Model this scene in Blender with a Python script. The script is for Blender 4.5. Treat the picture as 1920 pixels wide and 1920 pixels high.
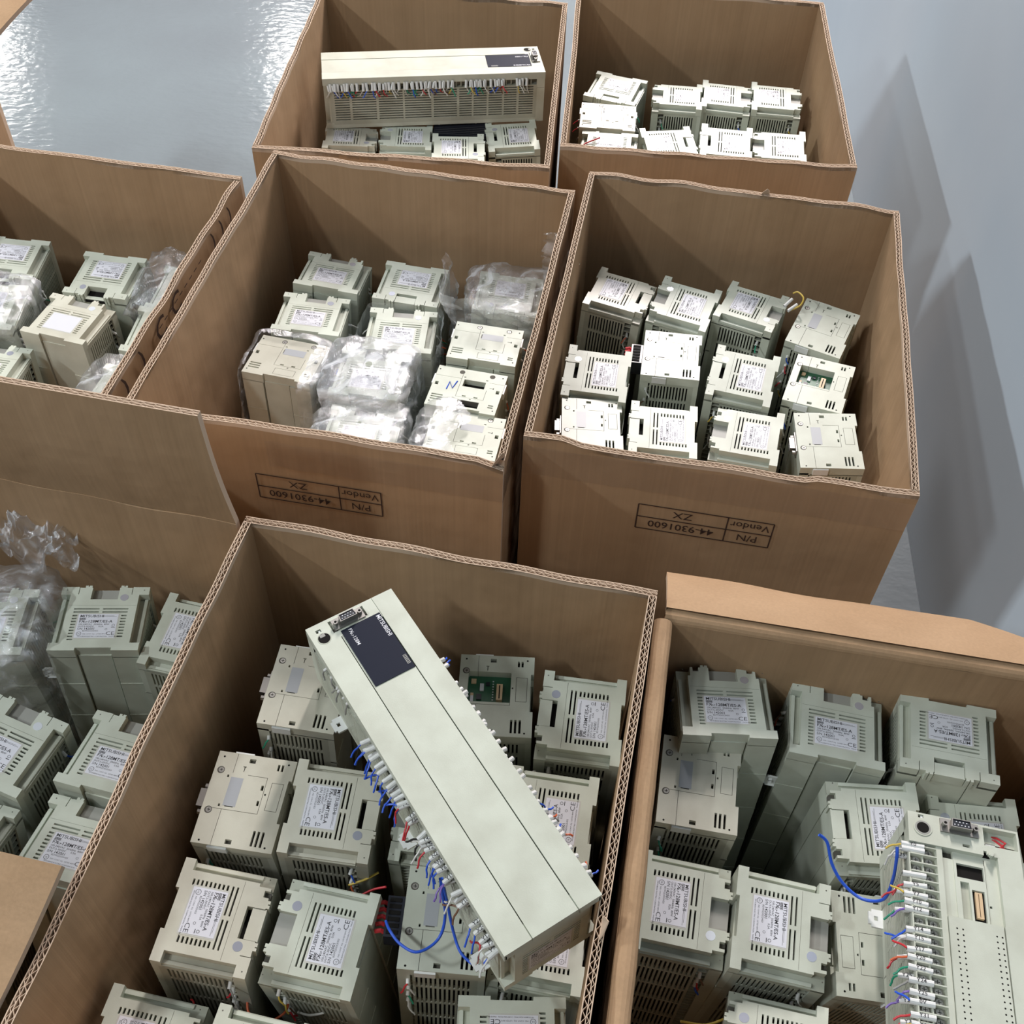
import bpy, math, random
from mathutils import Vector, Matrix, noise
random.seed(7)
for _o in list(bpy.data.objects): bpy.data.objects.remove(_o)
SC = bpy.context.scene
COL = SC.collection
PI = math.pi
# ------------------------------------------------------------------ camera
F_PX, PITCH, ROLL, CAM_H = 2094.52, 0.863046, 0.0420097, 1.331507
fw = Vector((0, math.cos(PITCH), -math.sin(PITCH))); rt = Vector((1, 0, 0)); up = rt.cross(fw)
r2 = rt*math.cos(ROLL)+up*math.sin(ROLL); u2 = up*math.cos(ROLL)-rt*math.sin(ROLL)
cd = bpy.data.cameras.new('camera'); cam = bpy.data.objects.new('camera', cd); COL.objects.link(cam)
cd.sensor_width = 36; cd.sensor_fit = 'HORIZONTAL'; cd.lens = F_PX/1920*36; cd.clip_start = .02
cam.matrix_world = Matrix(((r2.x, u2.x, -fw.x, 0), (r2.y, u2.y, -fw.y, 0), (r2.z, u2.z, -fw.z, CAM_H), (0, 0, 0, 1)))
SC.camera = cam
# ------------------------------------------------------------------ world and lamps
wd = bpy.data.worlds.new('room_air'); SC.world = wd; wd.use_nodes = True
wd.node_tree.nodes['Background'].inputs[0].default_value = (.80, .88, 1, 1)
wd.node_tree.nodes['Background'].inputs[1].default_value = .03
def lamp(x, y, z, sx, sy, w, col=(1, .97, .92), aim=None):
    l = bpy.data.lights.new('ceiling_lamp', 'AREA'); l.shape = 'RECTANGLE'; l.size = sx; l.size_y = sy
    l.energy = w; l.color = col
    o = bpy.data.objects.new('ceiling_lamp', l); COL.objects.link(o); o.location = (x, y, z)
    if aim: o.rotation_euler = (Vector(aim)-Vector((x, y, z))).to_track_quat('-Z', 'Y').to_euler()
    return o
lamp(-1.75, -.70, 2.75, .16, .40, 30, (.92, .98, 1))
lamp(-1.25, -.20, 2.75, .16, .35, 8, (.95, .98, 1))
lamp(-3.20, .60, 2.75, .20, .45, 104, (.90, .96, 1))  # added lamp on the left to brighten the wall, no known fixture there
lamp(.62, 4.35, 2.75, .25, 1.0, 210, (1, .91, .89), aim=(.1, 1.4, .4))
lamp(-.40, 2.80, 2.75, .25, .9, 26, (1, .95, .95))
lamp(-1.70, 7.60, 2.75, .16, .8, 16)
lamp(-3.95, 7.60, 2.75, .18, 1.0, 34)
SC.view_settings.view_transform = 'Standard'; SC.view_settings.look = 'None'
SC.view_settings.gamma = 1; SC.view_settings.use_curve_mapping = False
SC.view_settings.exposure = 0.0
# ------------------------------------------------------------------ materials
def mat(name, col, rough=.5, metal=0, spec=.5, coat=0):
    m = bpy.data.materials.new(name); m.use_nodes = True
    b = m.node_tree.nodes['Principled BSDF']
    b.inputs['Base Color'].default_value = (*col, 1); b.inputs['Roughness'].default_value = rough
    b.inputs['Metallic'].default_value = metal; b.inputs['Specular IOR Level'].default_value = spec
    if coat: b.inputs['Coat Weight'].default_value = coat
    return m
def nodes(m):
    nt = m.node_tree; return nt, nt.nodes['Principled BSDF'], nt.nodes.new, nt.links.new
def plastic(name, c1, c2, rough=.42):
    m = mat(name, c1, rough, spec=.4); nt, b, N, Lk = nodes(m)
    tc = N('ShaderNodeTexCoord'); oi = N('ShaderNodeObjectInfo')
    n = N('ShaderNodeTexNoise'); n.inputs['Scale'].default_value = 28; n.inputs['Detail'].default_value = 6
    ad = N('ShaderNodeVectorMath'); ad.operation = 'ADD'; Lk(tc.outputs['Object'], ad.inputs[0]); Lk(oi.outputs['Random'], ad.inputs[1]); Lk(ad.outputs[0], n.inputs[0])
    r = N('ShaderNodeValToRGB'); r.color_ramp.elements[0].position = .30; r.color_ramp.elements[1].position = .62
    r.color_ramp.elements[0].color = (*c2, 1); r.color_ramp.elements[1].color = (*c1, 1)
    Lk(n.outputs['Fac'], r.inputs[0])
    mx = N('ShaderNodeMix'); mx.data_type = 'RGBA'; mx.blend_type = 'MULTIPLY'; mx.inputs[0].default_value = 1
    Lk(r.outputs[0], mx.inputs[6]); Lk(oi.outputs['Color'], mx.inputs[7]); Lk(mx.outputs[2], b.inputs['Base Color'])
    n2 = N('ShaderNodeTexNoise'); n2.inputs['Scale'].default_value = 900; Lk(tc.outputs['Object'], n2.inputs[0])
    bp = N('ShaderNodeBump'); bp.inputs['Strength'].default_value = .08; bp.inputs['Distance'].default_value = .0005
    Lk(n2.outputs['Fac'], bp.inputs['Height']); Lk(bp.outputs[0], b.inputs['Normal'])
    return m
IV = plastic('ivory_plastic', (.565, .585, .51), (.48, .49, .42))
IVD = plastic('ivory_plastic_shaded', (.46, .47, .40), (.38, .385, .32))  # same ivory plastic, side and recess shade put into a darker colour
WHT = mat('white_plastic', (.72, .74, .72), .4)
VOID = mat('dark_opening', (.012, .011, .010), .8, spec=.1)
SEAM = mat('seam_shadow_gap', (.11, .105, .09), .8, spec=.1)
GREYP = mat('grey_inner_plate', (.30, .30, .27), .5)
STK = mat('grey_sticker', (.36, .38, .40), .45)
PAPER = mat('rating_label_paper', (.66, .67, .72), .45)
PANEL = mat('label_border_panel', (.50, .50, .45), .5)
INK = mat('black_print', (.03, .03, .035), .6)
MET = mat('bright_metal', (.34, .33, .31), .5, metal=1)
SCR = mat('screw_metal', (.40, .39, .36), .42, metal=.55)
BLK = mat('black_plastic', (.018, .02, .028), .38)
NAVY = mat('nameplate_black', (.016, .019, .032), .45, spec=.10)
SILV = mat('silver_print', (.62, .63, .66), .4)
BEIGE = mat('beige_connector', (.62, .45, .27), .5)
PCB = mat('green_circuit_board', (.03, .12, .06), .4)
HOLO = mat('hologram_foil', (.62, .65, .75), .22, metal=.55)
HOLOB = mat('hologram_foil_bright', (.85, .90, .95), .28, metal=.35)
WC = {'blue': (.02, .10, .62), 'red': (.55, .03, .04), 'yellow': (.62, .45, .08), 'green': (.02, .28, .16), 'orange': (.62, .12, .04),
      'white': (.66, .66, .62), 'brown': (.18, .09, .05), 'grey': (.28, .28, .26), 'violet': (.20, .12, .45), 'black': (.02, .02, .02)}
WM = {k: mat(k+'_wire_sheath', v, .4) for k, v in WC.items()}
TUBE = mat('marker_tube_white', (.70, .71, .69), .45)
def cardboard(name, c1, c2, stripes=True):
    m = mat(name, c1, .78, spec=.18); nt, b, N, Lk = nodes(m)
    tc = N('ShaderNodeTexCoord'); mp = N('ShaderNodeMapping'); Lk(tc.outputs['Object'], mp.inputs[0])
    mp.inputs['Scale'].default_value = (3.0, 3.0, .8)
    n = N('ShaderNodeTexNoise'); n.inputs['Scale'].default_value = 3.2; n.inputs['Detail'].default_value = 8; n.inputs['Roughness'].default_value = .65
    Lk(mp.outputs[0], n.inputs[0])
    r = N('ShaderNodeValToRGB'); r.color_ramp.elements[0].position = .3; r.color_ramp.elements[1].position = .7
    r.color_ramp.elements[0].color = (*c2, 1); r.color_ramp.elements[1].color = (*c1, 1); Lk(n.outputs['Fac'], r.inputs[0])
    mp2 = N('ShaderNodeMapping'); mp2.inputs['Scale'].default_value = (300, 300, 1.2); Lk(tc.outputs['Object'], mp2.inputs[0])
    n3 = N('ShaderNodeTexNoise'); n3.inputs['Scale'].default_value = 1; n3.inputs['Detail'].default_value = 2; Lk(mp2.outputs[0], n3.inputs[0])
    mr = N('ShaderNodeMapRange'); mr.inputs['From Min'].default_value = .3; mr.inputs['From Max'].default_value = .7
    mr.inputs['To Min'].default_value = .94; mr.inputs['To Max'].default_value = 1.04; Lk(n3.outputs['Fac'], mr.inputs['Value'])
    mx = N('ShaderNodeMix'); mx.data_type = 'RGBA'; mx.blend_type = 'MULTIPLY'; mx.inputs[0].default_value = 1
    Lk(r.outputs[0], mx.inputs[6]); Lk(mr.outputs[0], mx.inputs[7]); Lk(mx.outputs[2], b.inputs['Base Color'])
    n4 = N('ShaderNodeTexNoise'); n4.inputs['Scale'].default_value = 7; n4.inputs['Detail'].default_value = 3; Lk(tc.outputs['Object'], n4.inputs[0])
    bp = N('ShaderNodeBump'); bp.inputs['Strength'].default_value = .35; bp.inputs['Distance'].default_value = .02
    Lk(n4.outputs['Fac'], bp.inputs['Height'])
    bp2 = N('ShaderNodeBump'); bp2.inputs['Strength'].default_value = .10; bp2.inputs['Distance'].default_value = .001
    Lk(n3.outputs['Fac'], bp2.inputs['Height']); Lk(bp.outputs[0], bp2.inputs['Normal']); Lk(bp2.outputs[0], b.inputs['Normal'])
    return m
CB = cardboard('kraft_cardboard', (.42, .280, .165), (.355, .230, .130))
CBE = mat('kraft_cut_edge', (.56, .43, .32), .8, spec=.1)
CBD = mat('flute_cavity', (.07, .04, .025), .9, spec=.05)
CBF = mat('flute_paper', (.50, .38, .28), .85, spec=.1)
PRINT = mat('brown_carton_ink', (.045, .022, .015), .7)
def film_mat(name, gloss, white, rough=.12, sc=60, bstr=1., crease=.0, wcol=(.85, .88, .92)):
    m = bpy.data.materials.new(name); m.use_nodes = True; nt = m.node_tree; N = nt.nodes.new; Lk = nt.links.new
    for n in list(nt.nodes): nt.nodes.remove(n)
    out = N('ShaderNodeOutputMaterial'); tr = N('ShaderNodeBsdfTransparent'); gl = N('ShaderNodeBsdfGlossy'); df = N('ShaderNodeBsdfDiffuse')
    gl.inputs['Roughness'].default_value = rough; df.inputs['Color'].default_value = (*wcol, 1)
    gl.inputs['Color'].default_value = (.95, .97, 1, 1)
    tc = N('ShaderNodeTexCoord'); n = N('ShaderNodeTexNoise'); n.inputs['Scale'].default_value = sc; n.inputs['Detail'].default_value = 6; n.inputs['Roughness'].default_value = .7
    n.inputs['Distortion'].default_value = 1.5
    Lk(tc.outputs['Object'], n.inputs[0]); bp = N('ShaderNodeBump'); bp.inputs['Strength'].default_value = bstr; bp.inputs['Distance'].default_value = .004
    Lk(n.outputs['Fac'], bp.inputs['Height']); Lk(bp.outputs[0], gl.inputs['Normal'])
    fr = N('ShaderNodeLayerWeight'); fr.inputs['Blend'].default_value = .5; Lk(bp.outputs[0], fr.inputs['Normal'])
    pw = N('ShaderNodeMath'); pw.operation = 'POWER'; pw.inputs[1].default_value = 3.5; Lk(fr.outputs['Facing'], pw.inputs[0])
    ad = N('ShaderNodeMath'); ad.operation = 'MULTIPLY_ADD'; ad.use_clamp = True; ad.inputs[1].default_value = .75; ad.inputs[2].default_value = gloss; Lk(pw.outputs[0], ad.inputs[0])
    m1 = N('ShaderNodeMixShader'); Lk(ad.outputs[0], m1.inputs[0]); Lk(tr.outputs[0], m1.inputs[1]); Lk(gl.outputs[0], m1.inputs[2])
    m2 = N('ShaderNodeMixShader'); nw = N('ShaderNodeTexNoise'); nw.inputs['Scale'].default_value = sc*.55; nw.inputs['Detail'].default_value = 5; nw.inputs['Distortion'].default_value = 3
    Lk(tc.outputs['Object'], nw.inputs[0]); rw = N('ShaderNodeMapRange'); rw.inputs['From Min'].default_value = .50; rw.inputs['From Max'].default_value = .68
    rw.inputs['To Min'].default_value = white; rw.inputs['To Max'].default_value = white+crease; Lk(nw.outputs['Fac'], rw.inputs['Value']); Lk(rw.outputs[0], m2.inputs[0])
    Lk(m1.outputs[0], m2.inputs[1]); Lk(df.outputs[0], m2.inputs[2])
    Lk(m2.outputs[0], out.inputs[0]); return m
FILM = film_mat('crumpled_clear_film', .17, .05, rough=.16, sc=30, crease=.34)
FILMW = film_mat('milky_stretch_film', .2, .16, rough=.16, sc=26, crease=.40)
TAPE = film_mat('clear_packing_tape', .05, .02, rough=.10, sc=9, bstr=.25)
# ------------------------------------------------------------------ mesh helper
class MB:
    def __init__(s): s.v = []; s.f = []; s.m = []; s.mats = []; s.xf = Matrix.Identity(4); s.smooth = False
    def mi(s, m):
        if m not in s.mats: s.mats.append(m)
        return s.mats.index(m)
    def face(s, pts, m):
        i = len(s.v); s.v += [tuple(s.xf @ Vector(p)) for p in pts]; s.f.append(tuple(range(i, i+len(pts)))); s.m.append(s.mi(m))
    def mesh(s, vs, fs, m):
        i = len(s.v); s.v += [tuple(s.xf @ Vector(p)) for p in vs]; k = s.mi(m)
        for f in fs: s.f.append(tuple(i+a for a in f)); s.m.append(k)
    def box(s, x0, x1, y0, y1, z0, z1, m):
        s.mesh([(x0, y0, z0), (x1, y0, z0), (x1, y1, z0), (x0, y1, z0), (x0, y0, z1), (x1, y0, z1), (x1, y1, z1), (x0, y1, z1)],
               [(3, 2, 1, 0), (4, 5, 6, 7), (0, 1, 5, 4), (1, 2, 6, 5), (2, 3, 7, 6), (3, 0, 4, 7)], m)
    def cyl(s, x, y, r, z0, z1, m, n=12, cap=None):
        vs = [(x+r*math.cos(2*PI*k/n), y+r*math.sin(2*PI*k/n), z) for z in (z0, z1) for k in range(n)]
        s.mesh(vs, [(k, (k+1) % n, n+(k+1) % n, n+k) for k in range(n)], m)
        s.mesh(vs[n:], [tuple(range(n))], cap or m)
    def ring(s, x, y, r0, r1, z, m, n=18):
        vs = [(x+r*math.cos(2*PI*k/n), y+r*math.sin(2*PI*k/n), z) for r in (r0, r1) for k in range(n)]
        s.mesh(vs, [(k, (k+1) % n, n+(k+1) % n, n+k) for k in range(n)], m)
    def hf(s, rects, zb):
        """stepped plate: later rects (x0,x1,y0,y1,z,mat) win; z None = nothing there"""
        xs = sorted({round(v, 3) for r in rects for v in r[:2]}); ys = sorted({round(v, 3) for r in rects for v in r[2:4]})
        nx, ny = len(xs)-1, len(ys)-1; g = {}
        for i in range(nx):
            cx = (xs[i]+xs[i+1])/2
            rr = [r for r in rects if r[0] <= cx <= r[1]]
            for j in range(ny):
                cy = (ys[j]+ys[j+1])/2
                for r in reversed(rr):
                    if r[2] <= cy <= r[3]:
                        if r[4] is not None: g[i, j] = (r[4], r[5])
                        break
        for (i, j), (z, m) in g.items():
            x0, x1, y0, y1 = xs[i], xs[i+1], ys[j], ys[j+1]
            s.face([(x0, y0, z), (x1, y0, z), (x1, y1, z), (x0, y1, z)], m)
            for di, dj, a, b in ((-1, 0, (x0, y1), (x0, y0)), (1, 0, (x1, y0), (x1, y1)), (0, -1, (x0, y0), (x1, y0)), (0, 1, (x1, y1), (x0, y1))):
                zn = g.get((i+di, j+dj), (zb, None))[0]
                if zn < z-1e-6: s.face([(*a, zn), (*b, zn), (*b, z), (*a, z)], m)
    def tube(s, pts, r, m, n=6, caps=True):
        pts = [Vector(p) for p in pts]; vs = []; up = Vector((.13, .21, .97))
        for i, p in enumerate(pts):
            t = (pts[min(i+1, len(pts)-1)]-pts[max(i-1, 0)]).normalized()
            a = t.cross(up)
            if a.length < .05: a = t.cross(Vector((1, 0, 0)))
            a.normalize(); b = t.cross(a)
            rr = r[i] if isinstance(r, (list, tuple)) else r
            vs += [p+(a*math.cos(2*PI*k/n)+b*math.sin(2*PI*k/n))*rr for k in range(n)]
        fs = [(i*n+k, i*n+(k+1) % n, (i+1)*n+(k+1) % n, (i+1)*n+k) for i in range(len(pts)-1) for k in range(n)]
        if caps: fs += [tuple(range(n)), tuple(reversed(range(len(vs)-n, len(vs))))]
        s.mesh(vs, fs, m)
    def text(s, t, x, y, size, z, m, rot=0, bold=0, align='LEFT', sx=1):
        vs, fs = glyphs(t, bold); w = max((v[0] for v in vs), default=0)
        ox = {'LEFT': 0, 'CENTER': w/2, 'RIGHT': w}[align]
        c, sn = math.cos(rot), math.sin(rot); out = []
        for a, b in vs:
            a = (a-ox)*size*sx; b = b*size; out.append((x+a*c-b*sn, y+a*sn+b*c, z))
        s.mesh(out, fs, m)
    def data(s, name, scale=.001, dz=0, smooth=False):
        me = bpy.data.meshes.new(name); sc = scale
        me.from_pydata([(a*sc, b*sc, c*sc+dz) for a, b, c in s.v], [], s.f)
        for m in s.mats: me.materials.append(m)
        me.polygons.foreach_set('material_index', s.m)
        if smooth: me.polygons.foreach_set('use_smooth', [True]*len(s.f))
        me.update(); return me
_G = {}
def glyphs(t, bold=0):
    if (t, bold) in _G: return _G[t, bold]
    c = bpy.data.curves.new('lettering', 'FONT'); c.body = t; c.size = 1.38; c.resolution_u = 2; c.offset = bold
    o = bpy.data.objects.new('lettering', c); COL.objects.link(o)
    dg = bpy.context.evaluated_depsgraph_get(); me = bpy.data.meshes.new_from_object(o.evaluated_get(dg))
    r = ([(v.co.x, v.co.y) for v in me.vertices], [tuple(p.vertices) for p in me.polygons])
    bpy.data.objects.remove(o); bpy.data.curves.remove(c); bpy.data.meshes.remove(me)
    _G[t, bold] = r; return r
TINT = [1, 1, 1]
def link(name, me, parent=None, mw=None, label=None):
    o = bpy.data.objects.new(name, me); COL.objects.link(o); o.color = (*TINT, 1)
    if parent: o.parent = parent
    if mw is not None: o.matrix_local = mw
    if label: o['label'] = label
    return o
def tag(o, label=None, cat=None, group=None, kind=None):
    if label: o['label'] = label
    if cat: o['category'] = cat
    if group: o['group'] = group
    if kind: o['kind'] = kind
    return o
def empty(name, mw):
    o = bpy.data.objects.new(name, None); COL.objects.link(o); o.empty_display_size = .05; o.matrix_world = mw; return o
# ------------------------------------------------------------------ the setting
def floor_mat():
    m = mat('grey_epoxy_floor', (.33, .37, .40), .13, spec=.5); nt, b, N, Lk = nodes(m)
    tc = N('ShaderNodeTexCoord'); n = N('ShaderNodeTexNoise'); n.inputs['Scale'].default_value = 1.6; n.inputs['Detail'].default_value = 5; Lk(tc.outputs['Object'], n.inputs[0])
    r = N('ShaderNodeValToRGB'); r.color_ramp.elements[0].position = .3; r.color_ramp.elements[1].position = .7
    r.color_ramp.elements[0].color = (.19, .215, .23, 1); r.color_ramp.elements[1].color = (.23, .27, .285, 1)
    Lk(n.outputs['Fac'], r.inputs[0]); Lk(r.outputs[0], b.inputs['Base Color'])
    mp = N('ShaderNodeMapping'); mp.inputs['Scale'].default_value = (1, 1.7, 1); Lk(tc.outputs['Object'], mp.inputs[0])
    n2 = N('ShaderNodeTexNoise'); n2.inputs['Scale'].default_value = 34; n2.inputs['Detail'].default_value = 2; Lk(mp.outputs[0], n2.inputs[0])
    bp = N('ShaderNodeBump'); bp.inputs['Strength'].default_value = .22; bp.inputs['Distance'].default_value = .004
    Lk(n2.outputs['Fac'], bp.inputs['Height']); Lk(bp.outputs[0], b.inputs['Normal']); return m
def wall_mat():
    m = mat('pale_blue_grey_wall_paint', (.50, .55, .60), .5, spec=.3); nt, b, N, Lk = nodes(m)
    tc = N('ShaderNodeTexCoord'); n = N('ShaderNodeTexNoise'); n.inputs['Scale'].default_value = 2.2; n.inputs['Detail'].default_value = 5; Lk(tc.outputs['Object'], n.inputs[0])
    r = N('ShaderNodeValToRGB'); r.color_ramp.elements[0].position = .3; r.color_ramp.elements[1].position = .7
    r.color_ramp.elements[0].color = (.53, .61, .69, 1); r.color_ramp.elements[1].color = (.58, .665, .74, 1)
    Lk(n.outputs['Fac'], r.inputs[0]); Lk(r.outputs[0], b.inputs['Base Color']); return m
FM = floor_mat(); WLM = wall_mat()
b = MB(); b.box(-6, 1.2, -1.5, 10, -.1, 0, FM); tag(link('floor', b.data('floor', 1)), 'glossy grey epoxy floor', kind='structure')
yaw_w = -math.atan(.0735)
b = MB(); b.box(0, .12, -3, 9, 0, 3, WLM)
tag(link('wall_right', b.data('wall_right', 1), mw=Matrix.Translation((.620, 1.14, 0)) @ Matrix.Rotation(yaw_w, 4, 'Z')), 'pale blue grey painted wall', kind='structure')
# ------------------------------------------------------------------ cardboard cartons
T = .008
class Wob:
    def __init__(s, seed, amp): 
        rn = random.Random(seed); s.c = [(rn.uniform(-1, 1)*amp/k**.7, k, rn.uniform(0, 6.28)) for k in (1, 2, 3, 5)]; s.h = [(rn.uniform(-1, 1)*.0011, rn.uniform(25, 90), rn.uniform(0, 6)) for _ in range(3)]
    def d(s, u): return math.sin(PI*max(0, min(1, u)))*sum(a*math.sin(PI*k*u+p) for a, k, p in s.c)
    def hh(s, x): return sum(a*math.sin(w*x+p) for a, w, p in s.h)
def panel(mb, L, H, seed, amp=.0025, dip=None, rim=True, z0=0., T=T, fl=None):
    """double-wall board: s along x 0..L, thickness y 0 (outer) .. T (inner), z up, open flutes on its top edge"""
    W = Wob(seed, amp); n = max(4, int(L/.0013)); top = []
    for i in range(n+1):
        x = L*i/n; u = i/n; top.append((x, W.d(u), H+W.hh(x)+(dip(u) if dip else 0)))
    def pt(i, y, zf, dz=0):
        x, d, h = top[i]; z = z0+(h-z0)*zf+dz; return (x, y+d*((z-z0)/(H-z0))**2, z)
    zs = [0, .35, .6, .8, .92, 1]
    for y, side in ((0, 0), (T, 1)):
        vs = [pt(i, y, zf) for zf in zs for i in range(n+1)]
        fs = [(r*(n+1)+i, r*(n+1)+i+1, (r+1)*(n+1)+i+1, (r+1)*(n+1)+i) for r in range(len(zs)-1) for i in range(n)]
        if side: fs = [tuple(reversed(f)) for f in fs]
        mb.mesh(vs, fs, CB)
    for i in (0, n):
        mb.mesh([pt(i, y, zf) for zf in (0, .5, 1) for y in (0, T)], [(0, 1, 3, 2), (2, 3, 5, 4)], CBE)
    if not rim:
        mb.mesh([pt(i, y, 1) for y in (0, T) for i in range(n+1)], [(i, i+1, n+2+i, n+1+i) for i in range(n)], CB); return
    dp = .006
    mb.mesh([pt(i, y, 1, -dp) for y in (0, T) for i in range(n+1)], [(i, i+1, n+2+i, n+1+i) for i in range(n)], CBD)
    def strip(fn, th):
        A = [fn(i) for i in range(n+1)]
        vs = []
        for i in range(n+1):
            y = A[i]
            vs += [pt(i, y-th/2, 1), pt(i, y+th/2, 1), pt(i, y-th/2, 1, -dp), pt(i, y+th/2, 1, -dp)]
        fs = []
        for i in range(n):
            a, c = i*4, i*4+4; fs += [(a, c, c+1, a+1), (a, a+2, c+2, c), (a+1, c+1, c+3, a+3)]
        mb.mesh(vs, fs, CBE)
    k = T/.007
    strip(lambda i: .0004*k, .0008*k); strip(lambda i: T-.0004*k, .0008*k); strip(lambda i: .0031*k, .0006)
    tri = lambda q: 2*abs(2*(q-math.floor(q+.5)))-1
    strip(lambda i: (.00195+.00095*tri(L*i/n/.0068+seed*.37))*k, .0005); strip(lambda i: (.0048+.0015*tri(L*i/n/.0088+seed*.61))*k, .0005)
def fold(mb, L, r, z, m):
    """rounded crease along a wall top, local frame of panel()"""
    n = 40
    for a in range(8):
        t0, t1 = PI*a/8, PI*(a+1)/8
        vs = []
        for t in (t0, t1):
            for i in range(n+1):
                x = L*i/n; rr = r*(1+.04*math.sin(x*80)); vs.append((x, r-rr*math.cos(t), z+rr*math.sin(t)*.8))
        mb.mesh(vs, [(i, i+1, n+2+i, n+1+i) for i in range(n)], m)
def carton(key, cx, cy, yaw, w, d, h, label, left='rim', back='rim', right_h=None, dips={}, amp=.0016):
    root = empty('cardboard_box', Matrix.Translation((cx, cy, 0)) @ Matrix.Rotation(yaw, 4, 'Z'))
    tag(root, label, 'box', 'open cardboard cartons on the floor')
    sd = sum(map(ord, key))*3; out = {}
    side = {'front_wall': (Matrix.Translation((-w/2, -d/2, 0)), w, h),
            'right_wall': (Matrix.Translation((w/2, -d/2+T, 0)) @ Matrix.Rotation(PI/2, 4, 'Z'), d-2*T, right_h or h),
            'back_wall': (Matrix.Translation((w/2, d/2, 0)) @ Matrix.Rotation(PI, 4, 'Z'), w, h),
            'left_wall': (Matrix.Translation((-w/2, d/2-T, 0)) @ Matrix.Rotation(-PI/2, 4, 'Z'), d-2*T, h)}
    for i, (nm, (mw, L, H)) in enumerate(side.items()):
        mb = MB(); kind = {'left_wall': left, 'back_wall': back}.get(nm, 'rim')
        if kind == 'fold':
            r = .009; panel(mb, L, H-.008, sd+i, amp*.3, rim=False); 
            mb.xf = Matrix.Translation((0, T-2*r, 0)); fold(mb, L, r, H-.008, CB); mb.xf = Matrix.Identity(4)
            mb.box(0, L, T-2*r, T-2*r+.005, H-.10, H-.008, CB)
        else: panel(mb, L, H, sd+i, amp, dips.get(nm), rim=(kind != 'norim'))
        out[nm] = link(nm, mb.data(nm, 1), root, mw)
    mb = MB(); mb.box(-w/2+T, w/2-T, -d/2+T, d/2-T, .0, .008, CB); out['bottom'] = link('bottom_panel', mb.data('bottom_panel', 1), root)
    out['root'] = root; out['wd'] = (w, d, h); return out
def flap(c, side, ln, ang, name='flap', t=.007, x0=0., x1=1., f0=0., f1=1., rim=True, dz=0.):
    """flap hinged on a wall top: ang from horizontal outward; x0..x1 hinge span, f0..f1 span of the free edge"""
    w, d, h = c['wd']
    L = w if side in ('front', 'back') else d
    mw = {'front': Matrix.Translation((-w/2, -d/2, h)), 'back': Matrix.Translation((w/2, d/2, h)) @ Matrix.Rotation(PI, 4, 'Z'),
          'right': Matrix.Translation((w/2, -d/2, h)) @ Matrix.Rotation(PI/2, 4, 'Z'), 'left': Matrix.Translation((-w/2, d/2, h)) @ Matrix.Rotation(-PI/2, 4, 'Z')}[side]
    mb = MB(); a = math.radians(ang); o = Vector((0, -math.cos(a), math.sin(a))); nn = Vector((0, math.sin(a), math.cos(a)))
    n, m = 60, 8; W = Wob(sum(map(ord, side))+int(ln*1000), .003)
    def p(i, j, k):
        u = i/n; v = j/m; x = L*((x0+(x1-x0)*u)*(1-v)+(f0+(f1-f0)*u)*v)
        q = o*ln*v + nn*(t*k + W.d(u)*v*v+.004*math.sin(PI*v)) + Vector((x, 0, dz)); return q
    for k in (0, 1):
        vs = [p(i, j, k) for j in range(m+1) for i in range(n+1)]
        mb.mesh(vs, [(j*(n+1)+i, j*(n+1)+i+1, (j+1)*(n+1)+i+1, (j+1)*(n+1)+i) for j in range(m) for i in range(n)], CB)
    for i in (0, n): mb.mesh([p(i, j, k) for j in range(m+1) for k in (0, 1)], [(2*j, 2*j+1, 2*j+3, 2*j+2) for j in range(m)], CBE)
    if rim:
        n = 120; e = lambda i, k, dv: p(i/120*60, 8*(1-dv), k)
        def P(u, k, b=0):
            x = L*(f0+(f1-f0)*u); return o*(ln-b) + nn*(t*k + W.d(u)+0) + Vector((x, 0, dz))
        mb.mesh([P(i/n, k, .005) for k in (0, 1) for i in range(n+1)], [(i, i+1, n+2+i, n+1+i) for i in range(n)], CBD)
        for fn, th in ((lambda i: .07, .14), (lambda i: .93, .14), (lambda i: .5, .1), (lambda i: .28+.16*math.sin(i*1.05*1.7), .07), (lambda i: .72+.16*math.sin(i*1.0*1.7+1), .07)):
            vs = []
            for i in range(n+1):
                y = fn(i); vs += [P(i/n, y-th/2), P(i/n, y+th/2), P(i/n, y-th/2, .005), P(i/n, y+th/2, .005)]
            mb.mesh(vs, [q for i in range(n) for q in ((4*i, 4*i+4, 4*i+5, 4*i+1), (4*i, 4*i+2, 4*i+6, 4*i+4), (4*i+1, 4*i+5, 4*i+7, 4*i+3))], CBE)
    else:
        mb.mesh([p(i, m, k) for k in (0, 1) for i in range(n+1)], [(i, i+1, n+2+i, n+1+i) for i in range(n)], CBE)
    return link(name, mb.data(name, 1), c['root'], mw)
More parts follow.
